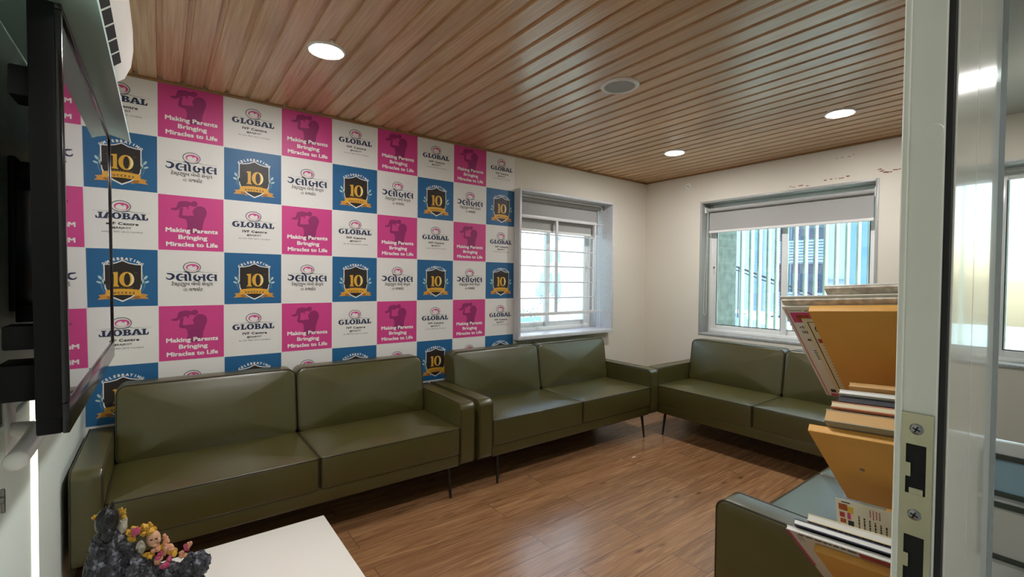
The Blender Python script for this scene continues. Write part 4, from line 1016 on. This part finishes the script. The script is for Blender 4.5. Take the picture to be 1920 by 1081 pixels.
# ------------------------------------------------------------------ outside: fins, pier, facades, shrubs
M['fin'] = mat('pale_green_fin_paint', 'cfe0d6', .45); M['facade'] = mat('pale_blue_facade', 'b4c6e2', .8); M['facade2'] = mat('white_facade', 'eceae6', .8)
M['darkwin'] = mat('dark_window_glass', '3c4c66', .15); M['teal'] = mat('teal_panel', '6f9bc0', .6); M['louv'] = mat('blue_grey_louvre', '9fb4d4', .7); M['rail'] = mat('dark_rail', '20242c', .5)
b = MB(); b.box((-14, .5, -.4), (22, 24, -.3)); b.box((.3, -14, -.4), (22, .5, -.3)); S(b.build('ground_outside', 'conc', smooth=0), 'grey yard outside the windows', 'ground')
b = MB(); b.box((.22, -.70, .0), (.60, -.45, 5.5)); S(b.build('pier_outside', 'conc', smooth=0), 'rough grey concrete pier beside the fin window', 'pier')
ys = [-.728, -.822, -.905, -.994, -1.072, -1.158, -1.242, -1.328, -1.413, -1.495, -1.580, -1.663, -1.746, -1.829, -1.913, -1.996]+[-1.996-.0845*k for k in range(1, 14)]  # generated fins after the listed ones are unseen, added to block leaking sun
fin0 = None
for k, y in enumerate(ys):
    if fin0 is None:
        b = MB(); b.box((.62, y-.016, 0), (.685, y, 5.5), 0, .001); fin0 = b.build('facade_fin', 'fin')
        o = fin0
    else:
        o = fin0.copy(); C.objects.link(o); o.location.y = y-.008
    tag(o, 'upright pale green metal fin outside the wide window', 'fin', 'upright fins outside the wide window')
# extra fins in front of the corridor window
for k in range(4):
    o = fin0.copy(); C.objects.link(o); o.location.y = -3.20-.17*k
    tag(o, 'upright pale green metal fin outside the corridor window', 'fin', 'upright fins outside the corridor window')
def facade_a():
    t = thing('office_building', 'pale blue office building with window bands seen through the fins', 'building', (10, 0, -.3))
    b = MB(); b.box((9.2, -1.2, -.3), (11, 8.9, 9)); b.build('wall', 'facade', t, world=True, smooth=0)
    for z0, z1 in ((1.06, 1.82), (2.42, 3.3), (-.05, .42), (4.2, 5.0)):
        for y0, y1 in ((1.42, 1.78), (1.84, 2.2), (2.26, 2.58)):
            b = MB(); b.box((9.15, y0, z0), (9.21, y1, z1)); b.build('window', 'darkwin', t, world=True, smooth=0)
    for z0, z1 in ((.72, 1.04), (1.86, 2.40)):
        b = MB(); k = z0
        while k < z1: b.box((9.12, 1.40, k), (9.21, 2.6, k+.05)); k += .075
        b.build('louvre_band', 'louv', t, world=True, smooth=0)
    b = MB(); b.box((9.1, .53, .6), (9.21, .86, 6)); b.box((9.1, 2.98, .5), (9.21, 3.12, 6)); b.box((9.1, -.2, .6), (9.21, .2, 6)); b.build('panel', 'teal', t, world=True, smooth=0)
    b = MB()
    for z in (1.35, 1.42, .52, .58): b.box((9.14, -.5, z), (9.21, 1.38, z+.015))
    b.build('ledge', 'louv', t, world=True, smooth=0)
    b = MB(); b.box((9.08, 2.6, .42), (9.21, 4.5, .52)); b.build('sill_band', 'facade2', t, world=True, smooth=0)
    for y0, y1 in ((2.65, 2.95), (3.15, 3.5)):
        b = MB(); b.box((9.15, y0, -.3), (9.21, y1, .40)); b.build('window', 'darkwin', t, world=True, smooth=0)
facade_a()
t = thing('outside_stair', 'dark sloping handrail of an outside stair behind the fins', 'stair', (5, .6, -.3))
b = MB(); b.tube([(5, 1.55, 1.64), (5, -.35, .93)], .018, 0, 8); b.tube([(5, 1.55, 1.57), (5, -.35, .86)], .010, 0, 8); b.build('handrail', 'rail', t, world=True)
for y in (1.5, .6, -.3):
    z = 1.64-(1.55-y)*.3737; b = MB(); b.tube([(5, y, z), (5, y, z-1.0)], .010, 0, 8); b.build('post', 'rail', t, world=True)
b = MB()
for k in range(10): y = 1.5-k*.19; z = 1.64-(1.55-y)*.3737-.95; b.box((5, y-.19, -.3), (6.0, y, z))
b.build('step', 'facade', t, world=True, smooth=0)
def facade_b():
    t = thing('white_building', 'sunlit white building seen through the barred window', 'building', (3, 9.5, -.3))
    b = MB(); b.box((-6, 9.05, -.3), (8.9, 10.5, 8)); b.build('wall', 'facade2', t, world=True, smooth=0)
    M['palewin'] = mat('pale_window_glass', '9fb0cc', .3)
    for z0, z1 in ((2.75, 3.05), (1.95, 2.32), (1.25, 1.58), (.5, .78)):
        for x0, x1 in ((6.25, 6.42), (6.62, 6.78), (6.95, 7.15)):
            b = MB(); b.box((x0, 9.0, z0), (x1, 9.06, z1)); b.build('window', 'palewin', t, world=True, smooth=0)
    b = MB(); b.box((6.05, 8.95, .80), (7.15, 9.06, 1.22)); b.build('balcony_panel', 'palewin', t, world=True, smooth=0)
facade_b()
M['leaf'] = mat('shrub_leaf', '5f7f74', .6, var=.35, vscale=8)
def shrub(x, y, r, h, lb, seed):
    rnd = random.Random(seed); t = thing('garden_shrub', lb, 'shrub', (x, y, -.3))
    b = MB()
    for k in range(420):
        a = rnd.uniform(0, 6.28); q = rnd.random()**.5*r; z = rnd.uniform(.1, h)*(1-.45*(q/r)**2)
        c = Vector((q*cos(a), q*sin(a), z)); s_ = rnd.uniform(.03, .07); d1 = Vector((rnd.uniform(-1, 1), rnd.uniform(-1, 1), rnd.uniform(-.2, 1))).normalized(); d2 = d1.cross(Vector((rnd.uniform(-1, 1), rnd.uniform(-1, 1), .3))).normalized()
        b.poly([c-d1*s_, c+d2*s_*.4, c+d1*s_, c-d2*s_*.4])
    b.build('foliage', 'leaf', t, smooth=0, norm=False)
    b = MB()
    for k in range(6): a = k*1.05; b.tube([(0, 0, 0), (r*.3*cos(a), r*.3*sin(a), h*.4), (r*.6*cos(a), r*.6*sin(a), h*.75)], .012, 0, 6, False, .004)
    b.build('stem', 'rail', t)
shrub(3.15, 6.5, .42, 1.15, 'leafy shrub behind the wire fence, left of the two seen through the bars', 1)
shrub(4.05, 6.9, .40, 1.0, 'leafy shrub right of the other one, seen through the window bars', 2)
t = thing('wire_fence', 'wire mesh fence outside the barred window', 'fence', (3.0, 5.9, -.3))
b = MB()
for k in range(-4, 18):
    x = 2.0+k*.12
    for s_ in (1, -1): b.tube([(x if s_ > 0 else x+1.2, 5.9, -.3), (x+1.2 if s_ > 0 else x, 5.9, .9)], .006, 0, 4)
b.build('mesh_panel', 'white', t, world=True)
for x in (1.6, 3.9):
    b = MB(); b.tube([(x, 5.9, -.3), (x, 5.9, 1.0)], .025, 0, 10); b.build('post', 'white', t, world=True)
t = thing('street_sign', 'blue sign with white letters low beyond the barred window', 'sign', (3.05, 5.8, .05))
M['signblue'] = mat('sign_blue', '4d74b5', .5)
b = MB(); b.box((2.35, 5.78, .02), (3.50, 5.81, .40), 0, .003); b.build('panel', 'signblue', t, world=True)
b = MB(); V, P = mesh_fit(text_mesh('roit', .02), 2.95, 3.44, .10, .34); vs = [b.bm.verts.new((u, 5.777, v)) for u, v in V]
for p_ in P: b.bm.faces.new([vs[i] for i in p_])
b.build('lettering', 'white', t, world=True, smooth=0)
for x in (2.5, 3.4):
    b = MB(); b.tube([(x, 5.82, -.3), (x, 5.82, .3)], .02, 0, 8); b.build('post', 'rail', t, world=True)
